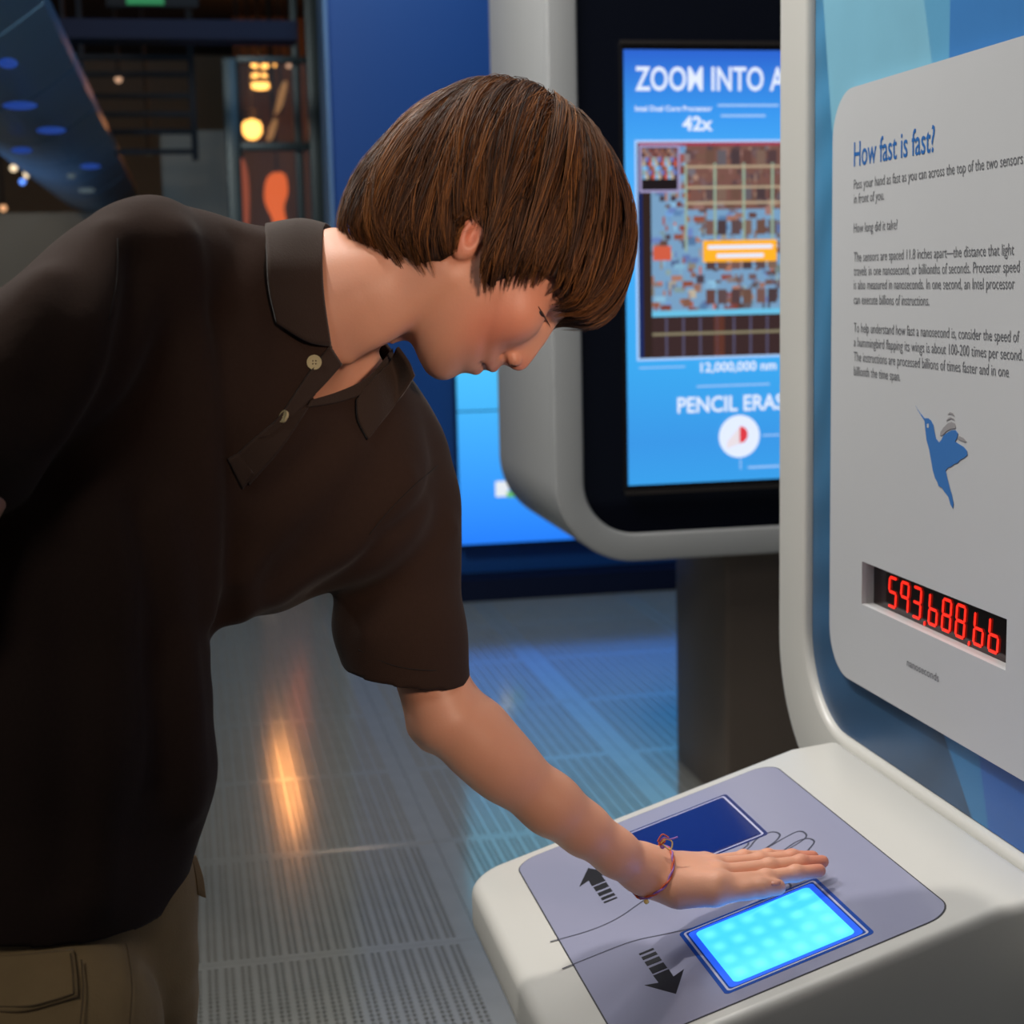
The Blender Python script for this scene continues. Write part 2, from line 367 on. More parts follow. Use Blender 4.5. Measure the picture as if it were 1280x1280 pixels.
# long curved canopy along the left
M_can = mat('canopy_skin', L((86, 122, 150)), 0.35, metal=0.1, var=0.25, vscale=1.6)
cn = empty('ceiling_canopy', (-1.5, 8.0, 2.7), 'long curved blue grey canopy running along the ceiling to the far end', 'canopy')
YE, YS = 13.0, 3.2
pR = on(172, 244, 1, YE); pL = on(88, 258, 1, YE)
for s in range(8):
    ya = YS+(YE-YS)*s/8; yb = YS+(YE-YS)*(s+1)/8-0.03; v = []; f = []
    n = 14
    for yy in (ya, yb):
        for th in (0, 0.05):
            for k in range(n+1):
                t = k/n; x = pL[0]+(pR[0]-pL[0])*t; z = pL[2]+(pR[2]-pL[2])*t-0.10*math.sin(math.pi*t)+th; v.append((x, yy, z))
    m_ = n+1
    for k in range(n):
        f += [(k, k+1, 2*m_+k+1, 2*m_+k), (m_+k, 3*m_+k, 3*m_+k+1, m_+k+1), (k, m_+k, m_+k+1, k+1), (2*m_+k, 2*m_+k+1, 3*m_+k+1, 3*m_+k)]
    f += [(0, 2*m_, 3*m_, m_), (n, m_+n, 3*m_+n, 2*m_+n)]
    pyd('canopy_panel', v, f, M_can, cn, smooth=False)
for k, (px, py, w, Y) in enumerate(((10, 79, 22, 6.4), (25, 132, 40, 7.6), (64, 163, 34, 9.0), (27, 188, 24, 9.6), (113, 208, 24, 11.2), (89, 220, 10, 11.6), (108, 238, 20, 12.4))):  # glowing spots that imitate light reflected on the canopy's underside
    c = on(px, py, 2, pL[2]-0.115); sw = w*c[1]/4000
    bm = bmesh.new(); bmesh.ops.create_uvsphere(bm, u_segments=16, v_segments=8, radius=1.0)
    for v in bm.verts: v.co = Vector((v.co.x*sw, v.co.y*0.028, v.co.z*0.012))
    bm.transform(Matrix.Translation(c)); bm_obj('canopy_highlight', bm, E_cb if k < 5 else E_cw, cn, smooth=True) if k else None
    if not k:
        E_cb = mat('canopy_blue_highlight', (0, 0, 0), .5, emit=(0.03, 0.10, 0.55), estr=0.45); E_cw = mat('canopy_pale_highlight', (0, 0, 0), .5, emit=(0.3, 0.4, 0.45), estr=0.22)
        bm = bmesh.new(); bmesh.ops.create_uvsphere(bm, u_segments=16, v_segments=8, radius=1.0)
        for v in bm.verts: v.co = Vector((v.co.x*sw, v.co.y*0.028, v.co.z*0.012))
        bm.transform(Matrix.Translation(c)); bm_obj('canopy_highlight', bm, E_cb, cn, smooth=True)
box('hanger', pL[0]+0.3, pL[0]+0.33, 9.8, 9.83, pL[2], 3.9, M_darkm, cn)

# ------------------------------------------------------------------ rear kiosk with the big display
KY, KB = 3.85, 4.57
TK = lambda a, b, h: (a, KY+h, b)
rk = empty('display_kiosk', (1.36, 4.2, 0.0), 'grey rounded kiosk with a tall blue display, standing on a dark column behind the boy', 'kiosk')
body = plate('kiosk_body', [rrect(0.879, 1.842, 0.706, 2.55, 0.21, 14)], TK, 0.03, KB-KY, M_rear, rk)
bev(body, 0.012, 3, 50)
rim = plate('front_rim', [rrect(0.879, 1.842, 0.706, 2.55, 0.21, 14), rrect(0.9545, 1.767, 0.776, 2.475, 0.135, 14)[::-1]], TK, 0.0, 0.0299, M_rear, rk)
bev(rim, 0.006, 3, 50)
plate('front_glass', [rrect(0.954, 1.768, 0.7755, 2.476, 0.136, 14)], TK, 0.012, 0.0298, M_blackglass, rk)
# dim blue gallery glints in the glass come from the room itself
box('kiosk_column', 1.365, 1.76, 3.97, 4.42, -0.02, 0.706, M_column, rk, bevel=0.012)
DX0, DX1, DZ0, DZ1 = 1.0685, 1.650, 0.900, 1.962
dp = plate('display_bezel', [rrect(DX0-0.008, DX1+0.008, DZ0-0.022, DZ1+0.022, 0.004, 3)], TK, 0.0, 0.0119, M_bezel, rk)
box('bezel_trim', DX0-0.008, DX1+0.008, KY-0.004, KY-0.0001, DZ0-0.024, DZ0-0.014, M_bezelm, dp)
box('bezel_trim', DX0-0.008, DX1+0.008, KY-0.004, KY-0.0001, DZ1+0.012, DZ1+0.022, M_bezelm, dp)
dx = lambda px, py=300: on(px, py, 1, KY)[0]
dz = lambda py, px=870: on(px, py, 1, KY)[2]
E_disp = mat('display_picture', (0, 0, 0), 0.3, emit=(1, 1, 1), estr=1.05, attr='Col')
E_disp.node_tree.links.remove(E_disp.node_tree.nodes['Principled BSDF'].inputs['Base Color'].links[0])
# picture = coloured cells
pv = []; pf = []; pc = []
def cell(x0, x1, z0, z1, c, lay=0, c2=None):
    y = KY-0.0012-0.0004*lay; k = len(pv); c = L(c); c2 = L(c2) if c2 else c
    pv.extend([(x0, y, z0), (x1, y, z0), (x1, y, z1), (x0, y, z1)]); pf.append((k, k+1, k+2, k+3)); pc.extend([c, c, c2, c2])
gz = [(0.0, (58, 158, 232)), (0.10, (58, 150, 228)), (0.30, (60, 168, 238)), (0.75, (72, 170, 245)), (0.86, (58, 150, 236)), (1.0, (44, 98, 205))]
for (a, ca), (b_, cb) in zip(gz[:-1], gz[1:]): cell(DX0, DX1, DZ0+(DZ1-DZ0)*a, DZ0+(DZ1-DZ0)*b_, ca, 0, cb)
cx0, cx1 = 1.100, DX1-0.032; cz0, cz1 = dz(446), dz(178)
cell(cx0-0.006, cx1+0.006, cz0-0.006, cz1+0.006, (170, 205, 250), 1)
cell(cx0, cx1, cz0, cz1, (62, 44, 44), 2)
cell(cx0, cx0+0.012, cz0, cz1-0.03, (25, 40, 90), 3); cell(cx0+0.012, cx0+0.034, cz0, cz1-0.1, (48, 34, 30), 3)
cell(cx0+0.004, cx1, cz1-0.008, cz1, (160, 60, 80), 3)
pal_t = [(122, 70, 62), (95, 60, 62), (150, 100, 90), (110, 78, 80), (135, 88, 70), (80, 55, 60), (160, 120, 100), (120, 110, 120)]
pal_m = [(120, 175, 215), (95, 150, 215), (150, 60, 50), (190, 175, 150), (110, 70, 60), (140, 170, 170), (75, 55, 70), (170, 105, 80), (160, 140, 140), (200, 90, 60), (130, 190, 225), (90, 120, 190)]
mz1 = cz1-0.12; mz0 = cz0+0.105
gx0, gx1, gz0, gz1 = cx0+0.034, cx1, cz0+0.11, cz1-0.008
cell(gx0, gx1, gz0, gz1, (118, 156, 190), 3); cell(gx0+0.09, gx1, gz0+(gz1-gz0)*0.62, gz1, (118, 82, 74), 3.2)
mut = lambda c, k: tuple(min(255, (q*0.75+0.25*125)*k) for q in c)
U = 0.0072
def block(x, z, w, h, pal, lay):
    c = pal[random.randrange(len(pal))]; cell(x, min(gx1, x+w*U-0.0012), z, min(gz1, z+h*U-0.0012), mut(c, random.uniform(0.75, 1.1)), lay)
for q in range(620):
    x = gx0+U*random.randrange(int((gx1-gx0)/U)); z = gz0+U*random.randrange(int((gz1-gz0)/U)); w, h = random.choice([(1, 2), (2, 1), (2, 2), (3, 2), (1, 1), (1, 3), (4, 2), (3, 3)])
    top = z > gz0+(gz1-gz0)*0.60 and x > gx0+0.085
    block(x, z, w, h, pal_t if top or (x > gx0+0.20 and random.random() < 0.6) else pal_m, 3.4+q*0.002)
for q in range(6):                 # paired cache blocks
    for r_ in range(5):
        x = gx0+0.14+0.066*q; z = gz0+0.02+0.085*r_; cell(x, x+0.024, z, z+0.036, mut(pal_t[(q+r_) % 8], 0.8), 4.7); cell(x+0.03, x+0.054, z, z+0.036, mut(pal_t[(q+r_+3) % 8], 0.8), 4.7)
cell(gx0+0.004, gx0+0.050, gz0+0.13, gz0+0.165, (205, 92, 66), 4.8)
for q in range(5):
    x = cx0+0.12+0.075*q; cell(x, x+0.006, cz0+0.26, cz1-0.05, (150, 172, 150), 4.9)
for zq in (cz1-0.062, cz1-0.112, cz1-0.15): cell(cx0+0.12, cx1, zq, zq+0.006, (176, 156, 130), 4.9)
cell(cx0+0.034, cx1, cz0+0.102, cz0+0.116, (105, 190, 225), 5)
for q in range(9):
    x = cx0+0.068+0.044*q; cell(x, x+0.0055, cz0, cz0+0.10, (88, 84, 110), 4)
cell(cx0+0.195, cx0+0.222, cz0, cz0+0.104, (98, 56, 44), 4)
cell(cx0+0.034, cx1, cz0+0.055, cz0+0.062, (132, 124, 100), 5)
for q in range(14): cell(cx0+0.034, cx1, cz0+0.004+0.0072*q, cz0+0.0055+0.0072*q, (40, 26, 27), 4)
# inset view finder
cell(cx0+0.004, cx0+0.108, cz1-0.12, cz1-0.006, (160, 150, 190), 6); cell(cx0+0.010, cx0+0.102, cz1-0.114, cz1-0.012, (30, 24, 26), 7)
for i in range(11):
    for j in range(7):
        c = pal_m[(i*3+j*5) % len(pal_m)] if j < 5 else pal_t[(i+j) % 8]
        cell(cx0+0.012+0.008*i, cx0+0.020+0.008*i, cz1-0.088+0.0105*j, cz1-0.0775+0.0105*j, c, 8)
ox0, ox1 = dx(878), dx(970)
cell(ox0, ox1, dz(328), dz(301), (255, 178, 40), 9)
pic = pyd('display_image', pv, pf, E_disp, dp, cols=pc)
E_txt = mat('display_text', (0, 0, 0), .5, emit=L((225, 235, 255)), estr=1.05)
E_txt2 = mat('display_text_dim', (0, 0, 0), .5, emit=L((160, 200, 250)), estr=1.0)
TD = lambda a, b, h: (a, KY-0.0060-h, b)
text('display_text', 'ZOOM INTO A', TD, dx(793, 112), dx(793, 112)+0.385, dz(113, 795), 0.058, 0, E_txt, dp, bold=0.018)
text('display_text', 'Intel Dual Core Processor', TD, dx(793, 135), dx(889, 135), dz(139, 793), 0.0125, 0, E_txt, dp, bold=0.02)
text('display_text', '42x', TD, dx(852, 155), dx(890, 155), dz(163), 0.034, 0, E_txt, dp, bold=0.03)
text('display_text', '12,000,000 nm', TD, dx(874), dx(874)+0.20, dz(465), 0.024, 0, E_txt, dp, bold=0.02)
text('display_text', 'PENCIL ERASER', TD, dx(846, 515), dx(846)+0.335, dz(515), 0.040, 0, E_txt, dp, bold=0.02)
for i, (px, py, w, t) in enumerate(((896, 132, 82, 2.2), (900, 145, 60, 2.2), (870, 483, 100, 1.6), (798, 460, 62, 1.2), (952, 544, 60, 1.6), (934, 584, 60, 2.0))):
    a = on(px, py, 1, KY); s = KY/2000; box('display_line', a[0], a[0]+w*s, KY-0.0066, KY-0.006, a[2]-t*s/2*1.3, a[2]+t*s/2*1.3, E_txt2, dp)
a = on(924, 585, 1, KY); box('display_line', a[0], a[0]+0.003, KY-0.0066, KY-0.006, a[2]-0.003, a[2]+0.024, E_txt2, dp)
box('display_line', ox0+0.012, ox1-0.012, KY-0.0066, KY-0.006, dz(312), dz(307), E_txt, dp); box('display_line', ox0+0.035, ox1-0.035, KY-0.0066, KY-0.006, dz(323), dz(318), E_txt, dp)
cc = on(923, 545, 1, KY); n = 40
plate('display_disc', [[(cc[0]+0.054*math.cos(2*math.pi*i/n), cc[2]+0.054*math.sin(2*math.pi*i/n)) for i in range(n)]], TD, 0.001, 0.0016, E_txt, dp)
plate('eraser_icon', [[(cc[0]+0.004+0.018*math.cos(t), cc[2]+0.004+0.021*math.sin(t)) for t in [math.radians(-100+20*i) for i in range(11)]]], TD, 0.002, 0.0024, mat('eraser_red', (0, 0, 0), .5, emit=L((225, 60, 70)), estr=1.0), dp)
plate('eraser_icon', [[(cc[0]-0.034, cc[2]-0.03), (cc[0]-0.032, cc[2]-0.012), (cc[0], cc[2]+0.024), (cc[0]+0.004, cc[2]-0.018)]], TD, 0.0017, 0.0019, mat('eraser_pink', (0, 0, 0), .5, emit=L((235, 225, 232)), estr=1.0), dp)

# ------------------------------------------------------------------ front kiosk: sign panel and sensor console
XP = 0.826
TP = lambda a, b, h: (XP-h, a, b)              # h towards the visitor
yy_ = lambda px, py: on(px, py, 0, XP)[1]
zz_ = lambda px, py: on(px, py, 0, XP)[2]
fk = empty('sensor_kiosk', (0.9, 1.67, 0.0), 'white kiosk with a sloping hand sensor console under an upright blue sign panel', 'kiosk')
out = rrect(1.205, 2.172, 0.70, 2.25, 0.20, 14); inn = rrect(1.311, 2.066, 0.803, 2.144, 0.125, 14)
fr = plate('panel_frame', [out, inn[::-1]], TP, -0.16, 0.0, M_white, fk); bev(fr, 0.010, 4, 50)
plate('panel_back', [rrect(1.25, 2.12, 0.75, 2.2, 0.15, 14)], TP, -0.15, -0.045, M_white, fk)
# graphic: blue shards, cut out round the counter window
LY0, LY1, LZ0, LZ1 = 1.506, 1.8745, 0.9955, 1.0505
hole = [(LY0, LZ0), (LY1, LZ0), (LY1, LZ1), (LY0, LZ1)]
M_gr = mat('panel_graphic', (1, 1, 1), 0.35, attr='Col', var=0.10, vscale=9)
gv = []; gf = []; gc = []
ny, nz = 170, 260
ys = np.linspace(1.312, 2.065, ny); zs = np.linspace(0.804, 2.143, nz)
def gcol(y, z):
    # position measured from the photograph's panel: light shard high up, deep slate low down
    s = (z-0.80)/0.85
    base = np.array(L((52, 84, 120)))*(1-min(1, max(0, s*1.1)))+np.array(L((72, 142, 186)))*min(1, max(0, s*1.1))
    st = 0.88+0.12*math.sin(60*(y*0.7+z*0.75)+3*math.sin(9*(y-z)))
    c = base*st
    def mixin(c, col, k): k = min(1, max(0, k)); return c*(1-k)+np.array(L(col))*k
    if z > 1.3:                 # bright shard beside the text sheet
        e0 = 2.007+(z-1.6)*(0.19 if z > 1.6 else 0.45); e1 = 1.721+0.31*(z-1.643); e2 = 1.680; q = 0.004
        if y < e0+q: c = mixin(c, (126, 184, 208), (e0-y)/q+0.5)
        if y < e1+q: c = mixin(c, (94, 160, 198), (e1-y)/q+0.5)
        if y < e2+q: c = mixin(c, (62, 124, 188), (e2-y)/q+0.5)
    if z < 0.95:
        e = 1.663+(z-0.879)*0.93; q = 0.004
        c = mixin(c, (52, 122, 176), (e-y)/q+0.5); c = mixin(c, (44, 98, 174), (1.578+(z-0.872)*0.32-y)/q+0.5)
    return c
inside_in = lambda y, z: True
R_ = 0.125
for i in range(ny):
    for j in range(nz):
        y, z = ys[i], zs[j]
        # clamp into the rounded outline
        cy = min(max(y, 1.311+R_), 2.066-R_); cz = min(max(z, 0.803+R_), 2.144-R_)
        d = math.hypot(y-cy, z-cz)
        if d > R_: y, z = cy+(y-cy)*R_/d, cz+(z-cz)*R_/d
        gv.append((XP+0.011, y, z)); gc.append(gcol(ys[i], zs[j]))
for i in range(ny-1):
    for j in range(nz-1):
        if ys[i+1] < 1.95 and ys[i] > 1.45 and zs[j] > 0.93 and zs[j+1] < 1.55: continue   # lies under the text sheet
        a = i*nz+j; gf.append((a, a+1, a+nz+1, a+nz))
pyd('panel_graphic', gv, gf, M_gr, fk, cols=gc)
M_sheet = mat('sheet_white', L((196, 198, 200)), 0.45, bump=0.02, bscale=500, var=0.015)
plate('text_sheet', [rrect(1.402, 1.978, 0.888, 1.641, 0.062, 12), hole[::-1]], TP, -0.007, 0.0, M_sheet, fk)
TS = lambda a, b, h: (XP-0.0004-h, a, b)
M_ink = mat('grey_ink', L((104, 106, 110)), 0.6); M_blueink = mat('blue_ink', L((40, 106, 178)), 0.5)
lines = [('How fast is fast?', 208, 533, 188, M_blueink, 0.031), ('Pass your hand as fast as you can across the top of the two sensors', 236.5, 814, 200, M_ink, 0.0125),
 ('in front of you.', 254.5, 372, 0, M_ink, 0.0125), ('How long did it take?', 291, 415, 0, M_ink, 0.0125),
 ('The sensors are spaced 11.8 inches apart\u2014the distance that light', 327, 787, 0, M_ink, 0.0125),
 ('travels in one nanosecond, or billionths of seconds. Processor speed', 344.5, 805, 0, M_ink, 0.0125),
 ('is also measured in nanoseconds. In one second, an Intel processor', 361.5, 790, 0, M_ink, 0.0125),
 ('can execute billions of instructions.', 380, 517, 0, M_ink, 0.0125),
 ('To help understand how fast a nanosecond is, consider the speed of', 415, 805, 0, M_ink, 0.0125),
 ('a hummingbird flapping its wings is about 100-200 times per second.', 433, 817, 0, M_ink, 0.0125),
 ('The instructions are processed billions of times faster and in one', 451, 772, 0, M_ink, 0.0125),
 ('billionth the time span.', 469, 424, 0, M_ink, 0.0125)]
for s, py, xr, _, m, hh in lines:
    p0 = on(1067.5, py, 0, XP); px1 = 960+xr/2.56
    p1 = on(px1, py, 0, XP); text('printed_text', s, TS, p0[1], p1[1], p0[2], hh, 0, m, fk, bold=0.0 if m is M_ink else 0.008)
p0 = on(1134, 830, 0, XP); p1 = on(1174, 845, 0, XP)
text('printed_text', 'nanoseconds', TS, p0[1], p1[1], p0[2]-0.002, 0.010, 0, M_ink, fk)
# hummingbird
def PB(lst): 
    o = []
    for a, b in lst:
        q = on(1120+a/8, 490+b/8, 0, XP); o.append((q[1], q[2]))
    return o
bird = [(200, 135), (215, 165), (250, 215), (290, 262), (325, 262), (355, 285), (378, 330), (388, 400), (405, 465), (435, 505), (458, 478), (478, 438), (520, 405), (560, 382), (600, 382), (625, 415),
 (618, 455), (594, 495), (630, 518), (680, 548), (715, 590), (718, 630), (690, 655), (640, 680), (620, 712), (590, 716), (560, 742), (520, 758), (500, 785), (515, 850), (540, 950), (565, 1040), (580, 1120), (572, 1165),
 (548, 1120), (530, 1050), (490, 1000), (462, 955), (430, 940), (420, 905), (395, 860), (372, 780), (355, 680), (335, 570), (310, 480), (298, 380), (290, 290), (255, 235), (225, 185)]
plate('bird_print', [PB(bird)[::-1]], TS, 0, 0.0003, mat('bird_blue', L((58, 116, 184)), 0.5), fk)
M_gw = mat('wing_grey', L((150, 148, 150)), 0.6)
for lst in ([(445, 440), (450, 400), (480, 355), (520, 315), (560, 298), (595, 315), (603, 355), (590, 368), (560, 365), (510, 388), (475, 430)], [(640, 440), (680, 460), (710, 495), (695, 500), (640, 480), (620, 470)],
            [(505, 290), (525, 262), (555, 250), (585, 268), (592, 290), (575, 275), (550, 266), (525, 280)], [(520, 225), (545, 200), (575, 212), (592, 245), (575, 232), (550, 218)]):
    plate('wing_print', [PB(lst)[::-1]], TS, 0, 0.0003, M_gw, fk)
plate('bird_eye', [PB([(318, 318), (332, 316), (336, 340), (330, 362), (318, 350)])[::-1]], TS, 0.0005, 0.0007, M_sheet, fk)
# counter window: reveal, dark glass, red digits
rv = mat('window_reveal', L((188, 188, 188)), 0.4)
bm = bmesh.new(); d0, d1 = XP+0.004, XP+0.0165
def q4(a, b, c, d): bm.faces.new([bm.verts.new(p) for p in (a, b, c, d)])
d0 = XP+0.0072
for (a, b), (c, d) in zip(hole, hole[1:]+hole[:1]): q4((d0, a, b), (d0, c, d), (d1, c, d), (d1, a, b))
bm_obj('window_reveal', bm, rv, fk)
cw = box('counter_display', XP+0.0165, XP+0.030, LY0, LY1, LZ0, LZ1, mat('counter_glass', (0.010, 0.001, 0.001), 0.12), fk)
E_led = mat('red_digits', (0.1, 0, 0), 0.5, emit=(1.0, 0.022, 0.010), estr=1.5)
XD = XP+0.0157
seg = {'5': 'afgcd', '9': 'abfgc', '3': 'abgcd', '6': 'fgecd', '8': 'abcdefg'}
ya = on(1111, 735, 0, XD)[1]; yb = on(1253.5, 790, 0, XD)[1]
dzb, dzt = 1.0005+0.0015, 1.0005+0.0380
pitch = (ya-yb)/8.42; wdt = pitch*0.58; xk = ya
def segbar(y0, z0, y1, z1, nm, par, t=0.0016):
    sl = 0.10
    P0 = np.array([y0-(z0-dzb)*sl*1.0, z0]); P1 = np.array([y1-(z1-dzb)*sl*1.0, z1])
    d = (P1-P0)/np.linalg.norm(P1-P0); n_ = np.array([-d[1], d[0]])*t
    a, b = P0+d*0.0008, P1-d*0.0008
    lp = [a, a+d*t+n_, b-d*t+n_, b, b-d*t-n_, a+d*t-n_]
    plate(nm, [[tuple(q) for q in lp]], lambda u, v, h: (XD-h, u, v), 0, 0.0008, E_led, par)
for ch in '593,688,66':
    if ch == ',':
        xk -= pitch*0.26; k = xk+pitch*0.28; segbar(k, dzb+0.001, k+0.0008, dzb-0.0065, 'comma_light', cw, 0.0016); continue
    y0, y1 = xk, xk-wdt; zm = (dzb+dzt)/2
    S = dict(a=(y0, dzt, y1, dzt), g=(y0, zm, y1, zm), d=(y0, dzb, y1, dzb), f=(y0, zm, y0, dzt), e=(y0, dzb, y0, zm), b=(y1, zm, y1, dzt), c=(y1, dzb, y1, zm))
    for s in seg[ch]: segbar(*S[s], 'digit_segment', cw)
    xk -= pitch

# console body
tanS = 0.3036
zs_ = lambda x: 0.7581+(x-0.6454)*tanS
nS = Vector((-tanS, 0, 1)).normalized()
TC = lambda a, b, h: (a+nS.x*h, b, zs_(a)+nS.z*h)
def PC(px, py):
    d = _ray(px, py); p0 = np.array([0.6454, 0, 0.7581]); n = np.array([-tanS, 0, 1.0]); t = ((p0-C0)@n)/(d@n); q = C0+d*t; return (q[0], q[1])
prof = [(0.318, 0.600), (0.318, zs_(0.318)), (0.757, zs_(0.757)), (0.8255, 0.799), (0.8255, -0.03), (0.52, -0.03), (0.47, 0.45)]
bm = bmesh.new(); Y0c, Y1c = 1.378, 1.945
va = [bm.verts.new((x, Y0c, z)) for x, z in prof]; vb = [bm.verts.new((x, Y1c, z)) for x, z in prof]
bm.faces.new(va[::-1]); bm.faces.new(vb)
for i in range(len(prof)):
    j = (i+1) % len(prof); bm.faces.new((va[i], va[j], vb[j], vb[i]))
bmesh.ops.recalc_face_normals(bm, faces=bm.faces)
bm.edges.ensure_lookup_table()
es = [e for e in bm.edges if {e.verts[0], e.verts[1]} in ({va[0], va[1]}, {vb[0], vb[1]})]
bmesh.ops.bevel(bm, geom=es, offset=0.045, segments=8, profile=0.5, affect='EDGES')
co = bm_obj('console_body', bm, M_white, fk); bev(co, 0.013, 4, 25)
M_ins = mat('lavender_panel', L((152, 154, 178)), 0.16, coat=0.25, var=0.015)
M_line = mat('dark_joint', (0.03, 0.03, 0.035), 0.5)
plate('panel_joint', [rrect(0.3765, 0.7225, 1.4025, 1.9195, 0.030, 8)], TC, 0.0002, 0.0005, M_line, co)
ins = plate('console_panel', [rrect(0.378, 0.721, 1.404, 1.918, 0.029, 8)], TC, 0.0003, 0.0009, M_ins, co)
M_bl = mat('pad_blue', L((34, 78, 168)), 0.2); M_pw = mat('pad_white', L((196, 198, 222)), 0.3); M_dk = mat('pad_navy', L((16, 36, 110)), 0.12, coat=0.5)
E_pad = mat('lit_sensor', (0.1, 0.3, 0.4), 0.3, emit=(0.05, 0.55, 1), estr=1.0)
nt = E_pad.node_tree; b_ = nt.nodes['Principled BSDF']
g_ = nt.nodes.new('ShaderNodeNewGeometry'); sx = nt.nodes.new('ShaderNodeSeparateXYZ'); nt.links.new(g_.outputs['Position'], sx.inputs[0])
def mth(op, a, b=None, c=None):
    n_ = nt.nodes.new('ShaderNodeMath'); n_.operation = op
    for k, q in enumerate((a, b, c)):
        if q is None: continue
        if isinstance(q, (int, float)): n_.inputs[k].default_value = q
        else: nt.links.new(q, n_.inputs[k])
    return n_.outputs[0]
PX0, PX1, PY0, PY1 = 0.4885, 0.6455, 1.4235, 1.5785
ax = mth('MULTIPLY', mth('SUBTRACT', sx.outputs['X'], PX0+0.0145), 2*math.pi*6/(PX1-PX0-0.029)); ay = mth('MULTIPLY', mth('SUBTRACT', sx.outputs['Y'], PY0+0.0135), 2*math.pi*4/(PY1-PY0-0.027))
cx_ = mth('MULTIPLY', mth('SUBTRACT', 1.0, mth('COSINE', ax)), 0.5); cy_ = mth('MULTIPLY', mth('SUBTRACT', 1.0, mth('COSINE', ay)), 0.5)
sp = mth('POWER', mth('MULTIPLY', cx_, cy_), 1.0)
mx_ = nt.nodes.new('ShaderNodeMix'); mx_.data_type = 'RGBA'; mx_.inputs[6].default_value = (0.018, 0.235, 1.0, 1); mx_.inputs[7].default_value = (0.05, 0.32, 1.0, 1)
nt.links.new(sp, mx_.inputs[0]); nt.links.new(mx_.outputs[2], b_.inputs['Emission Color'])
b_.inputs['Emission Strength'].default_value = 3.0
for dy, lit in ((0.0, True), (0.2995, False)):
    a0, a1, b0, b1 = PX0, PX1, PY0+dy, PY1+dy
    pd = plate('sensor_pad', [rrect(a0, a1, b0, b1, 0.005, 5)], TC, 0.0007, 0.0012, M_bl if lit else M_dk, co, label='glowing cyan sensor pad' if lit else 'unlit navy sensor pad')
    plate('pad_outline', [rrect(a0+0.004, a1-0.004, b0+0.004, b1-0.004, 0.004, 5), rrect(a0+0.0062, a1-0.0062, b0+0.0062, b1-0.0062, 0.003, 5)[::-1]], TC, 0.0012, 0.0014, M_pw, pd)
    if lit: plate('pad_glow', [rrect(a0+0.008, a1-0.008, b0+0.008, b1-0.008, 0.005, 6)], TC, 0.0012, 0.0013, mat('pad_backlit_edge', L((30, 80, 200)), 0.3, emit=L((36, 96, 245)), estr=0.75), pd)
    if lit: plate('pad_light', [rrect(a0+0.0145, a1-0.0145, b0+0.0135, b1-0.0135, 0.006, 6)], TC, 0.0013, 0.0017, E_pad, pd)
    else: plate('pad_face', [rrect(a0+0.010, a1-0.010, b0+0.010, b1-0.010, 0.004, 6)], TC, 0.0013, 0.0016, M_dk, pd)
M_ol = mat('outline_ink', L((62, 64, 80)), 0.4); M_ar = mat('arrow_ink', (0.006, 0.006, 0.008), 0.4)
outl = [[(688, 1178), (735, 1165), (770, 1150), (800, 1130), (850, 1095), (880, 1078), (899, 1065), (919, 1053), (932, 1051), (935, 1057), (921, 1067), (914, 1072)],
        [(914, 1072), (935, 1062), (946, 1050), (964, 1041), (975, 1044), (969, 1053), (951, 1065), (940, 1070)],
        [(940, 1070), (957, 1062), (983, 1047), (999, 1040), (1008, 1044), (1004, 1051), (981, 1065), (970, 1070)],
        [(970, 1070), (981, 1063), (996, 1053), (1010, 1049), (1018, 1053), (1012, 1062), (1000, 1076), (975, 1092), (955, 1102)],
        [(703, 1212), (745, 1195), (790, 1178), (830, 1169), (870, 1160), (905, 1148), (945, 1132), (975, 1120), (988, 1111), (986, 1105), (975, 1106), (960, 1112)]]
for k, lst in enumerate(outl):
    ribbon('hand_outline', catmull([PC(*p) for p in lst], 6), 0.0022, TC, 0.0011, M_ol, co)
for tip, tail in ((1.822, 1.714), (1.462, 1.572)):
    s = 1 if tip > tail else -1; xc = 0.4495
    hd = [(xc, tip), (xc+0.021, tip-s*0.040), (xc+0.008, tip-s*0.034), (xc+0.0085, tip-s*0.052), (xc-0.0085, tip-s*0.052), (xc-0.008, tip-s*0.034), (xc-0.021, tip-s*0.040)]
    plate('arrow_head', [hd if s < 0 else hd[::-1]], TC, 0.001, 0.0013, M_ar, co)
    t0 = tip-s*0.056
    for w in (0.014, 0.010, 0.007, 0.004):
        t1 = t0-s*w; plate('arrow_dash', [[(xc-0.008, min(t0, t1)), (xc+0.008, min(t0, t1)), (xc+0.008, max(t0, t1)), (xc-0.008, max(t0, t1))]], TC, 0.001, 0.0013, M_ar, co); t0 = t1-s*0.0055
# ------------------------------------------------------------------ implicit surfaces (one continuous skin per body)
def smin(a, b, k):
    h = np.clip(0.5+0.5*(b-a)/k, 0, 1); return b+(a-b)*h-k*h*(1-h)
def smax(a, b, k): return -smin(-a, -b, k)
def cap(p, a, b, ra, rb=None, flat=None):
    """tapered capsule; flat=(axis, s) stretches the cross-section along axis by s"""
    rb = ra if rb is None else rb
    a = np.asarray(a, np.float32); b = np.asarray(b, np.float32); d = b-a; q = p-a
    t = np.clip((q@d)/max(float(d@d), 1e-12), 0, 1); w = q-t[..., None]*d
    if flat is not None:
        ax = np.asarray(flat[0], np.float32); ax = ax/np.linalg.norm(ax)
        w = w-(w@ax)[..., None]*ax*(1-1/flat[1])
    return np.sqrt((w*w).sum(-1))-(ra+(rb-ra)*t)
def ell(p, c, ax, r):
    q = p-np.asarray(c, np.float32); s = 0; g = 0
    for a, k in zip(ax, r):
        u = q@np.asarray(a, np.float32); s = s+(u/k)**2; g = g+(u/(k*k))**2
    s = np.sqrt(s); return s*(s-1)/np.maximum(np.sqrt(g), 1e-6)
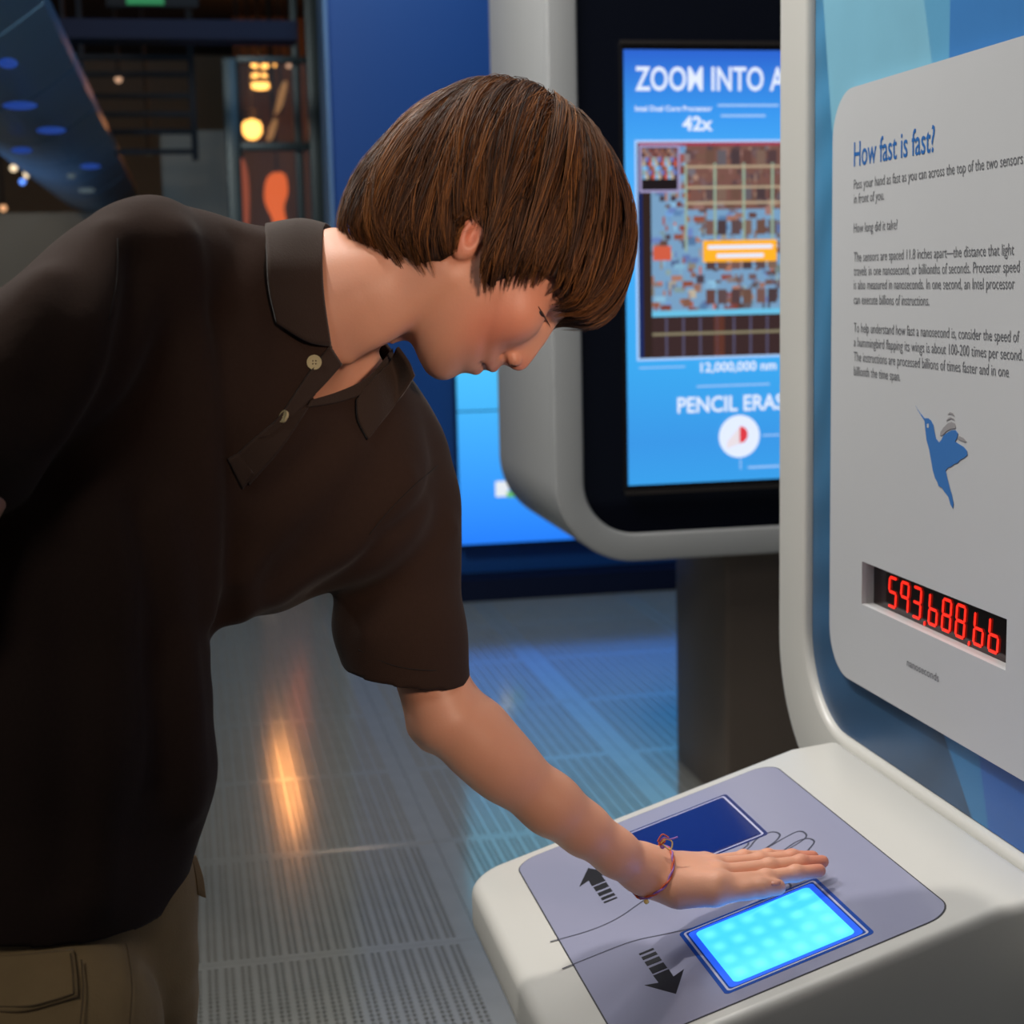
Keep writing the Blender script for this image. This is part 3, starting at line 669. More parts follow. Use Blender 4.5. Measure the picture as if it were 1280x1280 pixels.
def chain(p, pts, k=0.01, flat=None):
    d = None
    for (a, ra), (b, rb) in zip(pts[:-1], pts[1:]):
        e = cap(p, a, b, ra, rb, flat); d = e if d is None else smin(d, e, k)
    return d
def isomesh(fn, lo, hi, h, B=8):
    lo = np.asarray(lo, float); n = np.ceil((np.asarray(hi)-lo)/h/B).astype(int)*B
    nb = n//B
    c = np.stack(np.meshgrid(*[lo[i]+(np.arange(nb[i])+0.5)*B*h for i in range(3)], indexing='ij'), -1).astype(np.float32)
    cv = fn(c.reshape(-1, 3)).reshape(nb)
    act = np.argwhere(np.abs(cv) < B*h*1.15)
    V = np.repeat(np.repeat(np.repeat(np.where(cv < 0, -1, 1).astype(np.float32), B, 0), B, 1), B, 2)
    g = np.stack(np.meshgrid(*[np.arange(B)]*3, indexing='ij'), -1).reshape(-1, 3)
    for s in range(0, len(act), 1500):
        A = act[s:s+1500]; idx = (A[:, None, :]*B+g[None]).reshape(-1, 3)
        V[idx[:, 0], idx[:, 1], idx[:, 2]] = fn((lo+idx*h).astype(np.float32))
    ins = V < 0
    m = np.zeros(np.array(V.shape)-1, np.uint8)
    for a in (0, 1):
        for b in (0, 1):
            for d in (0, 1): m += ins[a:m.shape[0]+a, b:m.shape[1]+b, d:m.shape[2]+d]
    cells = np.argwhere((m > 0) & (m < 8)); ID = -np.ones(m.shape, np.int32); ID[tuple(cells.T)] = np.arange(len(cells))
    acc = np.zeros((len(cells), 3)); cnt = np.zeros(len(cells))
    cor = [(a, b, d) for a in (0, 1) for b in (0, 1) for d in (0, 1)]
    vals = {q: V[cells[:, 0]+q[0], cells[:, 1]+q[1], cells[:, 2]+q[2]] for q in cor}
    for q in cor:
        for ax in range(3):
            if q[ax]: continue
            w = list(q); w[ax] = 1; w = tuple(w); a, b = vals[q], vals[w]; x = (a < 0) != (b < 0)
            t = np.where(x, a/np.where(x, a-b, 1), 0); P = np.tile(np.array(q, float), (len(cells), 1)); P[:, ax] += t
            acc[x] += P[x]; cnt[x] += 1
    vert = lo+(cells+acc/cnt[:, None])*h; F_ = []
    for ax in range(3):
        u, w = (ax+1) % 3, (ax+2) % 3
        sl = [slice(None)]*3; s2 = [slice(None)]*3; sl[ax] = slice(0, -1); s2[ax] = slice(1, None)
        e = np.argwhere(ins[tuple(sl)] != ins[tuple(s2)]); e = e[(e[:, u] > 0) & (e[:, w] > 0) & (e[:, u] < m.shape[u]) & (e[:, w] < m.shape[w])]
        o = np.zeros((4, 3), int); o[1, u] = -1; o[2, u] = -1; o[2, w] = -1; o[3, w] = -1
        q = np.stack([ID[tuple((e+k).T)] for k in o], 1)
        e2 = e.copy(); flip = ins[tuple(e.T)]; q[~flip] = q[~flip][:, ::-1]; F_.append(q[(q >= 0).all(1)])
    return vert, np.concatenate(F_)
def iso_obj(name, parts, m, parent, colfn=None, smooth=2, keep=None, **props):
    vs = []; fs = []; k = 0
    for fn, lo, hi, h in parts:
        v, f = isomesh(fn, lo, hi, h)
        # project to the surface and relax a little
        vs.append(v); fs.append(f+k); k += len(v)
    v = np.concatenate(vs); f = np.concatenate(fs)
    if keep is not None:
        ok = keep(v[f].mean(1)); f = f[ok]
        used = np.unique(f); mp = -np.ones(len(v), int); mp[used] = np.arange(len(used)); v = v[used]; f = mp[f]
    if keep is not None:                       # even out the cut edges into clean hems
        e = np.concatenate([f[:, [i, (i+1) % 4]] for i in range(4)]); es = np.sort(e, 1); uq, ct = np.unique(es, axis=0, return_counts=True); b = uq[ct == 1]
        nb_ = np.zeros((len(v), 3)); cn_ = np.zeros(len(v))
        for _ in range(30):
            nb_[:] = 0; cn_[:] = 0
            for i, j in ((0, 1), (1, 0)): np.add.at(nb_, b[:, i], v[b[:, j]]); np.add.at(cn_, b[:, i], 1)
            k_ = cn_ == 2; v[k_] = 0.5*v[k_]+0.25*nb_[k_]
    me = bpy.data.meshes.new(name); me.vertices.add(len(v)); me.vertices.foreach_set('co', v.astype(np.float32).ravel())
    me.loops.add(len(f)*4); me.loops.foreach_set('vertex_index', f.astype(np.int32).ravel())
    me.polygons.add(len(f)); me.polygons.foreach_set('loop_start', (np.arange(len(f))*4).astype(np.int32)); me.update(calc_edges=True); me.validate()
    if colfn is not None:
        c = colfn(v); ca = me.color_attributes.new('Col', 'FLOAT_COLOR', 'POINT')
        ca.data.foreach_set('color', np.c_[c, np.ones(len(c))].astype(np.float32).ravel())
    me.shade_smooth(); o = link(name, me, m, **props)
    if parent is not None: adopt(o, parent)
    if smooth:
        s = o.modifiers.new('s', 'SMOOTH'); s.factor = 0.5; s.iterations = smooth
    return o
sA = -f0                                     # towards the camera side
def march(fn, px, py, z0=0.9, z1=2.2):
    """first hit of the view line with a solid, to lay seams and buttons on cloth"""
    d = _ray(px, py); t = z0
    for _ in range(90):
        v = float(fn((C0+d*t)[None].astype(np.float32))[0])
        if v < 0.0005: break
        t += max(v*0.7, 0.0006)
        if t > z1: return None
    return t
def fitted(fn, pts, sig, it=4, z0=1.05, z1=1.95, reg=0.08):
    """nudge a solid by smooth local swellings so that its outline passes through measured points"""
    tt = np.linspace(z0, z1, 260); rays = [(C0+_ray(x, y)[None]*tt[:, None]).astype(np.float32) for x, y in pts]
    P = np.zeros((len(pts), 3), np.float32); w = np.zeros(len(pts), np.float32)
    def g(p, w=None):
        d = fn(p)
        if w is None: w = g.w
        for c, k in zip(g.P, w):
            q = p-c; d = d+k*np.exp(-(q*q).sum(-1)/(sig*sig))
        return d
    g.P = P; g.w = w
    for i in range(it):
        v = []
        for j, r_ in enumerate(rays):
            d = g(r_) if i else fn(r_); k = d.argmin(); v.append(d[k])
            if i == 0: P[j] = r_[k]
        D = ((P[:, None]-P[None])**2).sum(-1); A = np.exp(-D/(sig*sig))+reg*np.eye(len(P))
        w = w-np.linalg.solve(A, np.array(v)).astype(np.float32); g.w = w
    return g
def normal(fn, p):
    e = 0.004; g = [float(fn((p+np.eye(3)[i]*e)[None].astype(np.float32))[0]-fn((p-np.eye(3)[i]*e)[None].astype(np.float32))[0]) for i in range(3)]
    g = np.array(g); return g/np.linalg.norm(g)

# ------------------------------------------------------------------ the boy
boy = empty('person', (-0.05, 1.47, 0.0), 'brown haired boy in dark brown polo shirt leaning over the console with outstretched hand', 'person')
K = 0.00075; Hc = at(640, 330, 1.5)
def IP(px, py, S=0.0, Z=1.5):               # point in the head's side plane, S metres towards the camera side
    return at(px, py, Z)+sA*S
mid_px = [(755, 335), (742, 362), (724, 384), (710, 394), (700, 401), (694, 408), (687, 420), (675, 437), (665, 451), (657, 461), (650, 464), (643, 463), (636, 458), (630, 455.5), (625, 457), (620, 462), (613, 464), (606, 462.5), (602, 460.5), (599, 464), (594, 467), (586, 466.5), (577, 465.5), (568, 471), (558, 475.5), (545, 474), (533, 466), (524, 450), (517, 433), (512, 418),
          (492, 398), (474, 360), (462, 310), (470, 250), (492, 205), (530, 165), (575, 142), (620, 134), (662, 142), (700, 165), (730, 200), (750, 245), (760, 290)]
base_px = [(752, 335), (736, 362), (716, 382), (702, 390), (692, 396), (685, 402), (676, 411), (667, 420), (658, 428), (650, 434), (644, 438), (638, 441), (632, 444), (628, 447), (624, 449), (618, 452), (612, 454), (606, 454), (602, 454), (598, 456), (592, 459), (585, 461), (577, 462), (567, 464), (556, 466), (543, 465), (531, 458), (521, 444), (514, 428), (508, 412)]
def polar(L_):
    a = np.array([[(x-640)*K, (330-y)*K] for x, y in L_]); th = np.arctan2(a[:, 1], a[:, 0]); r = np.hypot(a[:, 0], a[:, 1]); i = np.argsort(th)
    th, r = th[i], r[i]; g = np.linspace(-np.pi, np.pi, 721); rr = np.interp(g, th, r, period=2*np.pi)
    ker = np.exp(-0.5*(np.arange(-6, 7)/1.6)**2); ker /= ker.sum(); rr = np.convolve(np.r_[rr[-7:-1], rr, rr[1:7]], ker, 'valid'); return g, rr
GA, RM = polar(mid_px); _, RB = polar(base_px+mid_px[30:])
def angp(x, y): return math.atan2(330-y, x-640)
sg_a = [angp(755, 335), angp(724, 384), angp(700, 401), angp(687, 420), angp(665, 451), angp(650, 464), angp(636, 458), angp(625, 457), angp(613, 464), angp(594, 467), angp(577, 465), angp(558, 475), angp(533, 466), angp(512, 418)]
sg_v = [0.05, 0.045, 0.013, 0.0115, 0.013, 0.013, 0.013, 0.018, 0.024, 0.022, 0.024, 0.024, 0.03, 0.04]
_i = np.argsort(sg_a); sg_a = np.array(sg_a)[_i]; sg_v = np.array(sg_v)[_i]
def f_skull(p, grow=0.0):
    q = p-Hc.astype(np.float32); X_ = q@rA.astype(np.float32); Y_ = q@uA.astype(np.float32); S_ = q@sA.astype(np.float32)
    a = np.arctan2(Y_, X_); rr = np.sqrt(X_*X_+Y_*Y_+S_*S_)+1e-6; sy = np.abs(S_)/rr
    rm = np.interp(a, GA, RM); rb = np.interp(a, GA, RB); w = np.exp(-(S_/np.interp(a, sg_a, sg_v))**2)
    rc = rb+(rm-rb)*w
    Ry = 0.071; n = 2.25
    r = (((1-sy*sy)**(n/2))/rc**n+sy**n/Ry**n)**(-1/n)
    return ((rr-r)*0.85).astype(np.float32)
ear_ax = [0.45*rA+0.89*uA, 0.89*rA-0.45*uA, sA]
hf = 0.49*rA-0.87*uA; hu = 0.87*rA+0.49*uA        # head's own forward and up
def f_head(p):
    d = f_skull(p)
    # cheekbone, eyeball under lids, brow, nose wing, lips
    d = smin(d, ell(p, IP(648, 402, 0.040), [hf, hu, sA], (0.019, 0.022, 0.019)), 0.022)
    for s in (1, -1):
        d = smax(d, -ell(p, IP(683, 403, 0.026*s), [hf, hu, sA], (0.008, 0.008, 0.011)), 0.010)
        d = smin(d, ell(p, IP(671, 384, 0.030*s), [hf, hu, sA], (0.0122, 0.0122, 0.0122)), 0.003)
        d = smin(d, ell(p, IP(697, 381, 0.024*s), [hf, hu, sA], (0.010, 0.006, 0.020)), 0.010)
        d = smin(d, ell(p, IP(641, 449, 0.0105*s), [hf, hu, sA], (0.0090, 0.0080, 0.0074)), 0.003)
        d = smax(d, -ell(p, IP(640.5, 456.5, 0.0085*s), [hf, hu, sA], (0.0042, 0.0032, 0.0052)), 0.0015)
        d = smax(d, -smin(cap(p, IP(628, 438, 0.0190*s), IP(627, 446, 0.0175*s), 0.0016), cap(p, IP(627, 446, 0.0175*s), IP(632, 453, 0.0130*s), 0.0014), 0.001), 0.004)
    d = smin(d, cap(p, IP(617, 459, 0.0), IP(609, 452, 0.017), 0.0045, 0.002), 0.004)
    d = smin(d, cap(p, IP(596, 462, 0.0), IP(598, 453, 0.016), 0.0050, 0.0018), 0.004)
    m0 = IP(608, 464, 0.0); m1 = IP(605, 458, 0.011); m2 = IP(600, 451.5, 0.021)
    d = smax(d, -smin(cap(p, m0, m1, 0.0026, 0.0020), cap(p, m1, m2, 0.0020, 0.0008), 0.001), 0.0015)
    # eyelid slit
    e0 = IP(671, 379, 0.0465); e1 = IP(677, 391, 0.0405); e2 = IP(683, 400, 0.031)
    d = smax(d, -smin(cap(p, e0, e1, 0.0009), cap(p, e1, e2, 0.0010), 0.001), 0.0012)
    c0 = IP(678, 376, 0.046); c1 = IP(684, 388, 0.040); c2 = IP(690, 398, 0.030)
    d = smax(d, -smin(cap(p, c0, c1, 0.0008), cap(p, c1, c2, 0.0008), 0.001), 0.0015)
    # ear
    ea = ell(p, IP(589, 309, 0.073), ear_ax, (0.0245, 0.0135, 0.0065))
    ea = smin(ea, ell(p, IP(585, 327, 0.071), ear_ax, (0.008, 0.0075, 0.0055)), 0.006)
    ea = smax(ea, -ell(p, IP(595, 310, 0.082), ear_ax, (0.014, 0.0062, 0.0080)), 0.003)
    ea = smin(ea, ell(p, IP(600, 317, 0.071), ear_ax, (0.005, 0.004, 0.005)), 0.004)
    d = smin(d, ea, 0.004)
    return d
N0 = at(375, 405, 1.50); N1 = at(455, 366, 1.50); N2 = at(540, 338, 1.50)
def f_neck(p):
    d = chain(p, [(N0, 0.066), (N1, 0.0575), (N2, 0.056)], 0.02)
    # sterno muscle ridge and larynx
    d = smin(d, cap(p, at(560, 345, 1.445), at(440, 450, 1.475), 0.012), 0.022)
    d = smin(d, cap(p, at(500, 420, 1.5), at(455, 462, 1.5), 0.012), 0.015)
    # upper chest seen in the open collar
    d = smin(d, ell(p, at(350, 500, 1.57), [rA, uA, sA], (0.11, 0.085, 0.080)), 0.04)
    d = smin(d, chain(p, [(at(420, 500, 1.58), 0.05), (at(500, 585, 1.63), 0.034), (at(516, 650, 1.63), 0.034)], 0.02), 0.02)
    d = smin(d, chain(p, [(at(320, 440, 1.55), 0.05), (at(215, 385, 1.44), 0.036), (at(150, 400, 1.40), 0.034)], 0.02), 0.02)
    return d
f_neck = fitted(f_neck, [(430, 288), (450, 300), (490, 432), (470, 450), (500, 424)], 0.035)
def f_headneck(p): return smin(f_head(p), f_neck(p), 0.014)
# left arm and hand
A_ = lambda px, py, Z, r: (at(px, py, Z), r)
arm_pts = [A_(505, 600, 1.63, 0.034), A_(511, 690, 1.62, 0.036), A_(524, 770, 1.61, 0.037), A_(543, 850, 1.60, 0.0365), A_(560, 897, 1.60, 0.0395), A_(596, 930, 1.61, 0.0390), A_(626, 955, 1.62, 0.0372), A_(689, 1008, 1.64, 0.0318), A_(730, 1038, 1.655, 0.0282), A_(768, 1063, 1.67, 0.0258), A_(812, 1086, 1.69, 0.0240), A_(838, 1097, 1.70, 0.0232)]
def f_arm(p):
    d = chain(p, arm_pts, 0.02)
    d = smin(d, cap(p, at(524, 912, 1.615), at(535, 926, 1.61), 0.013, 0.013), 0.022)     # elbow tip
    d = smin(d, cap(p, at(512, 855, 1.60), at(524, 905, 1.60), 0.014, 0.012), 0.02)
    return d
f_arm = fitted(f_arm, [(495, 855), (590, 855), (503, 885), (511, 919), (550, 948), (598, 992), (666, 1040), (710, 1066), (748, 1089), (780, 1107), (608, 865), (627, 885), (656, 918), (685, 953), (725, 985), (763, 1021), (790, 1042), (816, 1058)], 0.040, reg=0.8)
fing = [ # knuckle, first joint, second joint, tip (px, py, depth), radius
 ([(898, 1104, 1.668), (958, 1098, 1.690), (995, 1092, 1.700), (1024, 1088, 1.708)], 0.0088),
 ([(896, 1092, 1.690), (962, 1084, 1.712), (1001, 1079, 1.722), (1028, 1077, 1.728)], 0.0088),
 ([(890, 1083, 1.712), (950, 1076, 1.732), (990, 1072, 1.742), (1016, 1071, 1.746)], 0.0084),
 ([(880, 1079, 1.732), (930, 1072, 1.750), (960, 1070, 1.758), (984, 1069, 1.762)], 0.0074)]
thumb = [(852, 1114, 1.675, 0.0165), (894, 1117, 1.664, 0.0125), (934, 1112, 1.668, 0.0100), (952, 1110, 1.670, 0.0100), (972, 1109, 1.673, 0.0086)]
hn = np.array([-tanS, 0, 1.0]); hn /= np.linalg.norm(hn)
def f_hand(p):
    d = chain(p, [A_(800, 1083, 1.69, 0.0255), A_(836, 1096, 1.70, 0.0225), A_(856, 1098, 1.70, 0.021)], 0.02)
    for i, (q, _) in enumerate(fing):       # metacarpals make the palm
        k = q[0]; d = smin(d, cap(p, at(842+4*i, 1103-6*i, 1.682+0.014*i), at(*k), 0.0165, 0.0125), 0.014)
    d = smin(d, cap(p, at(850, 1110, 1.675), at(890, 1112, 1.672), 0.0175, 0.0145), 0.012)
    d = smin(d, cap(p, at(848, 1116, 1.69), at(880, 1112, 1.70), 0.015, 0.012), 0.012)
    fd = None
    for q, r in fing:
        rr = [r*1.10, r*1.0, r*0.93, r*0.80]
        e = chain(p, [(at(*q[j]), rr[j]) for j in range(4)], 0.003)
        for j in (1, 2): e = smin(e, ell(p, at(*q[j])+hn*0.001, [rA, uA, sA], (rr[j]*1.08,)*3), 0.004)
        fd = e if fd is None else smin(fd, e, 0.0016)
    d = smin(d, fd, 0.007)
    th = chain(p, [(at(*q[:3]), q[3]) for q in thumb], 0.005)
    d = smin(d, th, 0.008)
    # nail beds
    return d
def f_armhand(p): return smin(f_arm(p), f_hand(p), 0.008)
# right arm, mostly outside the picture: elbow out, hand behind the hip
R_pts = [A_(120, 420, 1.37, 0.034), A_(40, 480, 1.31, 0.034), A_(-22, 565, 1.275, 0.034), A_(-95, 720, 1.265, 0.033), A_(-160, 900, 1.34, 0.027), A_(-150, 1010, 1.40, 0.024), A_(-140, 1080, 1.43, 0.022)]
def f_rarm(p):
    d = chain(p, R_pts, 0.02); w = at(-140, 1080, 1.43); dn = np.array([0.06, 0.05, -1.0]); dn /= np.linalg.norm(dn); fw = np.array([0.45, -0.9, 0.0])
    for i in range(4):
        o = fw*(0.024-0.016*i); k = w+o*0.9+dn*0.070; L_ = (0.070, 0.078, 0.072, 0.056)[i]
        d = smin(d, cap(p, w+o*0.4, k, 0.017, 0.0125), 0.012)
        d = smin(d, chain(p, [(k, 0.0092), (k+dn*L_*0.5+fw*0.004, 0.0086), (k+dn*L_+fw*0.012+rA*0.006, 0.0072)], 0.002), 0.005)
    return smin(d, chain(p, [(w+dn*0.02+fw*0.02, 0.014), (w+dn*0.06+fw*0.046, 0.0110), (w+dn*0.095+fw*0.052, 0.0086)], 0.004), 0.008)

M_skin = mat('skin', L((196, 140, 114)), 0.48, attr='Col', bump=0.12, bscale=450, sss=0.12, var=0.05, vscale=30)
def skincol(v):
    base = np.array(L((214, 156, 128))); c = np.tile(base, (len(v), 1))
    def blend(px, py, S, r, col, k, Z=1.5):
        nonlocal c
        w = np.exp(-(np.linalg.norm(v-IP(px, py, S, Z), axis=1)/r)**2)*k; c = c*(1-w[:, None])+np.array(L(col))*w[:, None]
    blend(620, 422, 0.050, 0.034, (214, 112, 88), 0.5)
    blend(655, 380, 0.05, 0.03, (208, 126, 98), 0.5)
    blend(650, 462, 0.0, 0.014, (205, 118, 95), 0.6)
    blend(619, 460, 0.004, 0.0055, (184, 92, 80), 0.7); blend(611, 454, 0.015, 0.005, (184, 92, 80), 0.6)
    blend(596, 461, 0.004, 0.0055, (178, 92, 82), 0.7)
    blend(584, 310, 0.075, 0.02, (214, 118, 92), 0.7)
    for q_ in ((608, 462, 0.002), (605, 457.5, 0.011), (601, 452.5, 0.019)):  # mouth crease: its shade darkened into the skin colour
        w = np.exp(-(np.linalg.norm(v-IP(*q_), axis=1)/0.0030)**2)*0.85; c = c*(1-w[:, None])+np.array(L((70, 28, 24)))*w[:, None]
    for q_, cl in (((679, 392, 0.040), (120, 66, 52)), ((688, 396, 0.036), (160, 98, 84)), ((664, 396, 0.044), (170, 104, 84))):  # darker patches round the eye paint in the socket's shade
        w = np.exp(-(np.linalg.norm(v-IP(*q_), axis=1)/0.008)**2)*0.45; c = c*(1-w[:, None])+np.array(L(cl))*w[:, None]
    # fingers redder at the tips
    for q, r in fing: 
        w = np.exp(-(np.linalg.norm(v-at(*q[3]), axis=1)/0.02)**2)*0.5; c = c*(1-w[:, None])+np.array(L((200, 112, 90)))*w[:, None]
    # shade of the nostril hollow, painted into the skin colour
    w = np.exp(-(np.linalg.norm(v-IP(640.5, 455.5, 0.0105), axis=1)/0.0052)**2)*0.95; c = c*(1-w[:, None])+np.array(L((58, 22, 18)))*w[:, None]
    return c
hp = [Hc-0.17, Hc+0.17]
cutL = (at(514, 628, 1.63), -uA); cutR = (at(170, 398, 1.41), -rA)
side = lambda c, q: (c-q[0])@q[1]
def body_part(fn, lo, hi, h, keepfn):
    v, f = isomesh(fn, np.minimum(lo, hi), np.maximum(lo, hi), h); ok = keepfn(v[f].mean(1)); f = f[ok]; u = np.unique(f); mp = -np.ones(len(v), int); mp[u] = np.arange(len(u)); return v[u], mp[f]
parts = [body_part(f_headneck, np.array([-0.08, 1.28, 1.12]), np.array([0.46, 1.78, 1.64]), 0.0020, lambda c: ((side(c, cutL) < 0) | (c[:, 0] < 0.17)) & ((side(c, cutR) < 0) | (c[:, 2] < 1.2))),
         body_part(f_armhand, np.array([0.13, 1.47, 0.735]), np.array([0.68, 1.78, 1.27]), 0.0017, lambda c: side(c, cutL) > 0.004),
         body_part(f_rarm, np.array([-0.45, 1.1, 0.62]), np.array([0.05, 1.75, 1.45]), 0.0033, lambda c: side(c, cutR) > 0.004)]
bv = np.concatenate([q[0] for q in parts]); k0 = len(parts[0][0]); k1 = k0+len(parts[1][0])
bf = np.concatenate([parts[0][1], parts[1][1]+k0, parts[2][1]+k1])
me = bpy.data.meshes.new('body'); me.vertices.add(len(bv)); me.vertices.foreach_set('co', bv.astype(np.float32).ravel())
me.loops.add(len(bf)*4); me.loops.foreach_set('vertex_index', bf.astype(np.int32).ravel())
me.polygons.add(len(bf)); me.polygons.foreach_set('loop_start', (np.arange(len(bf))*4).astype(np.int32)); me.update(calc_edges=True)
ca = me.color_attributes.new('Col', 'FLOAT_COLOR', 'POINT'); cc0 = skincol(bv)
ca.data.foreach_set('color', np.c_[cc0, np.ones(len(cc0))].astype(np.float32).ravel())
bm = bmesh.new(); bm.from_mesh(me)
def open_loops():
    eb = [e for e in bm.edges if e.is_boundary]; seen = set(); res = []; S_ = set(eb)
    for e in eb:
        if e in seen: continue
        st = [e]; lp = []
        while st:
            x = st.pop()
            if x in seen: continue
            seen.add(x); lp.append(x)
            for vv in x.verts:
                for y in vv.link_edges:
                    if y in S_ and y not in seen: st.append(y)
        res.append(lp)
    return sorted(res, key=len, reverse=True)
for cut in (cutL, cutR):                     # join arm and shoulder into one skin, under the sleeve
    lp = [l for l in open_loops() if min(np.linalg.norm(np.array(l[0].verts[0].co)-cut[0]), 9) < 0.09 and len(l) > 12][:2]
    if len(lp) == 2:
        try: bmesh.ops.bridge_loops(bm, edges=lp[0]+lp[1])
        except Exception as ex: print('bridge', ex)
bmesh.ops.recalc_face_normals(bm, faces=bm.faces)
bm.to_mesh(me); bm.free(); me.shade_smooth(); body = link('body', me, M_skin); adopt(body, boy)
sm_ = body.modifiers.new('s', 'SMOOTH'); sm_.factor = 0.5; sm_.iterations = 1
# ------------------------------------------------------------------ face details
M_hair_d = mat('dark_lash', L((64, 38, 28)), 0.6); M_eye = mat('eye', (0.045, 0.05, 0.06), 0.2, coat=0.3)
lash = [IP(670.5, 378, 0.0470), IP(677, 391, 0.0415), IP(683.5, 401, 0.0325)]
def on_surf(px, py, fn=f_headneck, off=0.0003):
    t = march(fn, px, py, 1.3, 1.8); 
    return at(px, py, t-off) if t else at(px, py, 1.45)
c = catmull([on_surf(*p) for p in [(673, 383), (676.5, 389), (680, 395), (683.5, 401), (686.5, 405.5)]], 5); rr = np.interp(np.linspace(0, 1, len(c)), [0, .3, .6, .85, 1], [0.0002, 0.0008, 0.0010, 0.0008, 0.0003])
tube('eyelash', c, list(rr), M_hair_d, boy, 6)
lv = []; lf = []
for q in range(14):
    t = q/13; x = 677+9.5*t; y = 390+15*t; a = on_surf(x, y); b = a+(rA*(0.0006+0.0012*t)-uA*(0.0036+0.0014*t)+sA*0.0022); k = len(lv); sd_ = rA*0.00022; lv += [a-sd_, a+sd_, b]; lf.append((k, k+1, k+2))
pyd('lash_hairs', lv, lf, M_hair_d, boy, kind='stuff')
ev = [on_surf(676.9, 392.3, off=0.0002)]; N_e = 14
for q in range(N_e):
    w = 2*math.pi*q/N_e; u_, v_ = 4.2*math.cos(w), 1.7*math.sin(w); ev.append(on_surf(676.9+0.5*u_-0.86*v_, 392.3+0.86*u_+0.5*v_, off=0.0002))
pyd('eye', ev, [(0, 1+q, 1+(q+1) % N_e) for q in range(N_e)], M_eye, boy, smooth=True)

# eyebrow of short slanting hairs
bv_ = []; bf_ = []; R9 = np.random.default_rng(5)
for q in range(90):
    t = R9.random(); x = 693+(710-693)*t+R9.uniform(-2.4, 2.4); y = 366+(391-366)*t**0.8+R9.uniform(-1.5, 1.5)
    a = on_surf(x, y, off=0.0006); b = on_surf(x+R9.uniform(-2.5, 1.0), y+R9.uniform(3.5, 6.5)-8*0, off=0.0010)
    n_ = (b-a); n_ /= np.linalg.norm(n_)+1e-9; sd_ = np.cross(n_, sA); sd_ /= np.linalg.norm(sd_)+1e-9; k = len(bv_)
    bv_ += [a-sd_*0.00035, a+sd_*0.00035, b]; bf_.append((k, k+1, k+2))
pyd('eyebrow', bv_, bf_, mat('brow_hair', L((92, 58, 40)), 0.6), boy, kind='stuff')
# ------------------------------------------------------------------ hair
hair_px = [(424, 290), (436, 252), (452, 220), (478, 190), (520, 148), (560, 122), (600, 108), (640, 106), (680, 120), (715, 148), (748, 186), (770, 225), (784, 270), (785, 315), (776, 355), (758, 392), (735, 408), (716, 405), (700, 404), (640, 430), (560, 420), (520, 380), (470, 345), (440, 318)]
HA, HR = polar(hair_px)
HRy = 0.088
def hair_r(d):           # d: unit directions from Hc in (X,Y,S) coordinates
    a = np.arctan2(d[..., 1], d[..., 0]); sy = np.abs(d[..., 2]); rm = np.interp(a, HA, HR); n = 2.3
    return (((1-sy*sy)**(n/2))/rm**n+sy**n/HRy**n)**(-1/n)
def XYS(p): q = np.asarray(p)-Hc; return np.array([q@rA, q@uA, q@sA])
def W3(x): return Hc+x[..., 0:1]*rA+x[..., 1:2]*uA+x[..., 2:3]*sA
whorl = np.array([0.22, 0.955, -0.18]); whorl /= np.linalg.norm(whorl)
w1 = np.array([1.0, 0, 0]); w1 = w1-(w1@whorl)*whorl; w1 /= np.linalg.norm(w1); w2 = np.cross(w1, whorl)
if w2[2] < 0: w2 = -w2
def dirof(phi, th):      # azimuth 0 = over the top to the fringe, 90 = near side, 180 = nape
    return np.cos(th)[..., None]*whorl+np.sin(th)[..., None]*(np.cos(phi)[..., None]*w1+np.sin(phi)[..., None]*w2)
edge_px = [(738, 408), (716, 404), (709, 392), (706, 372), (700, 354), (680, 345), (660, 346), (640, 350), (622, 356), (606, 366), (601, 350), (603, 315), (599, 284), (587, 268), (573, 284), (566, 318), (556, 322), (545, 330), (530, 330), (510, 344), (496, 332), (478, 318), (455, 304), (436, 298), (424, 293)]
ph_t = []
for px, py in edge_px:
    # meet the hair shell along the view line
    lo_, best = None, None
    for Z in np.linspace(1.30, 1.56, 400):
        x = XYS(at(px, py, Z)); r = np.linalg.norm(x)
        if r <= hair_r(x/r): best = x/r; break
    if best is None:
        x = XYS(at(px, py, 1.5)); best = x/np.linalg.norm(x)
    th = math.acos(np.clip(best@whorl, -1, 1)); ph = math.atan2(best@w2, best@w1); ph_t.append((ph, th))
ph_raw = list(ph_t); ph_t.sort(); PT = np.array(ph_t)
PH = np.r_[0.0, PT[:, 0], math.pi]; TH = np.r_[PT[0, 1], PT[:, 1], PT[-1, 1]]
def thmax(phi): return np.interp(np.abs(phi), PH, TH)
PHE = next(a for (a, t) , (x, y) in zip([(q[0], q[1]) for q in ph_raw], edge_px) if (x, y) == (587, 268))
def hair_shell():
    nphi, nth = 160, 44; v = []; f = []
    for i in range(nphi):
        phi = -math.pi+2*math.pi*i/nphi; tm = thmax(phi)*0.985
        for j in range(nth+1):
            th = 0.02+(tm-0.02)*j/nth; d = dirof(np.array(phi), np.array(th)); r = hair_r(d)-0.0055-0.004*(j/nth > 0.93)
            v.append(W3((d*r)[None])[0])
    for i in range(nphi):
        for j in range(nth):
            a = i*(nth+1)+j; b = ((i+1) % nphi)*(nth+1)+j; f.append((a, b, b+1, a+1))
    return v, f
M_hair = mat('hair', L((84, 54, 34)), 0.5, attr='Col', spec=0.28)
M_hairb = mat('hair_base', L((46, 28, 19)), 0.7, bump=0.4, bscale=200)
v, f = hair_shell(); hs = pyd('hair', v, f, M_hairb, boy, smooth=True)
so = hs.modifiers.new('s', 'SOLIDIFY'); so.thickness = 0.006; so.offset = -1
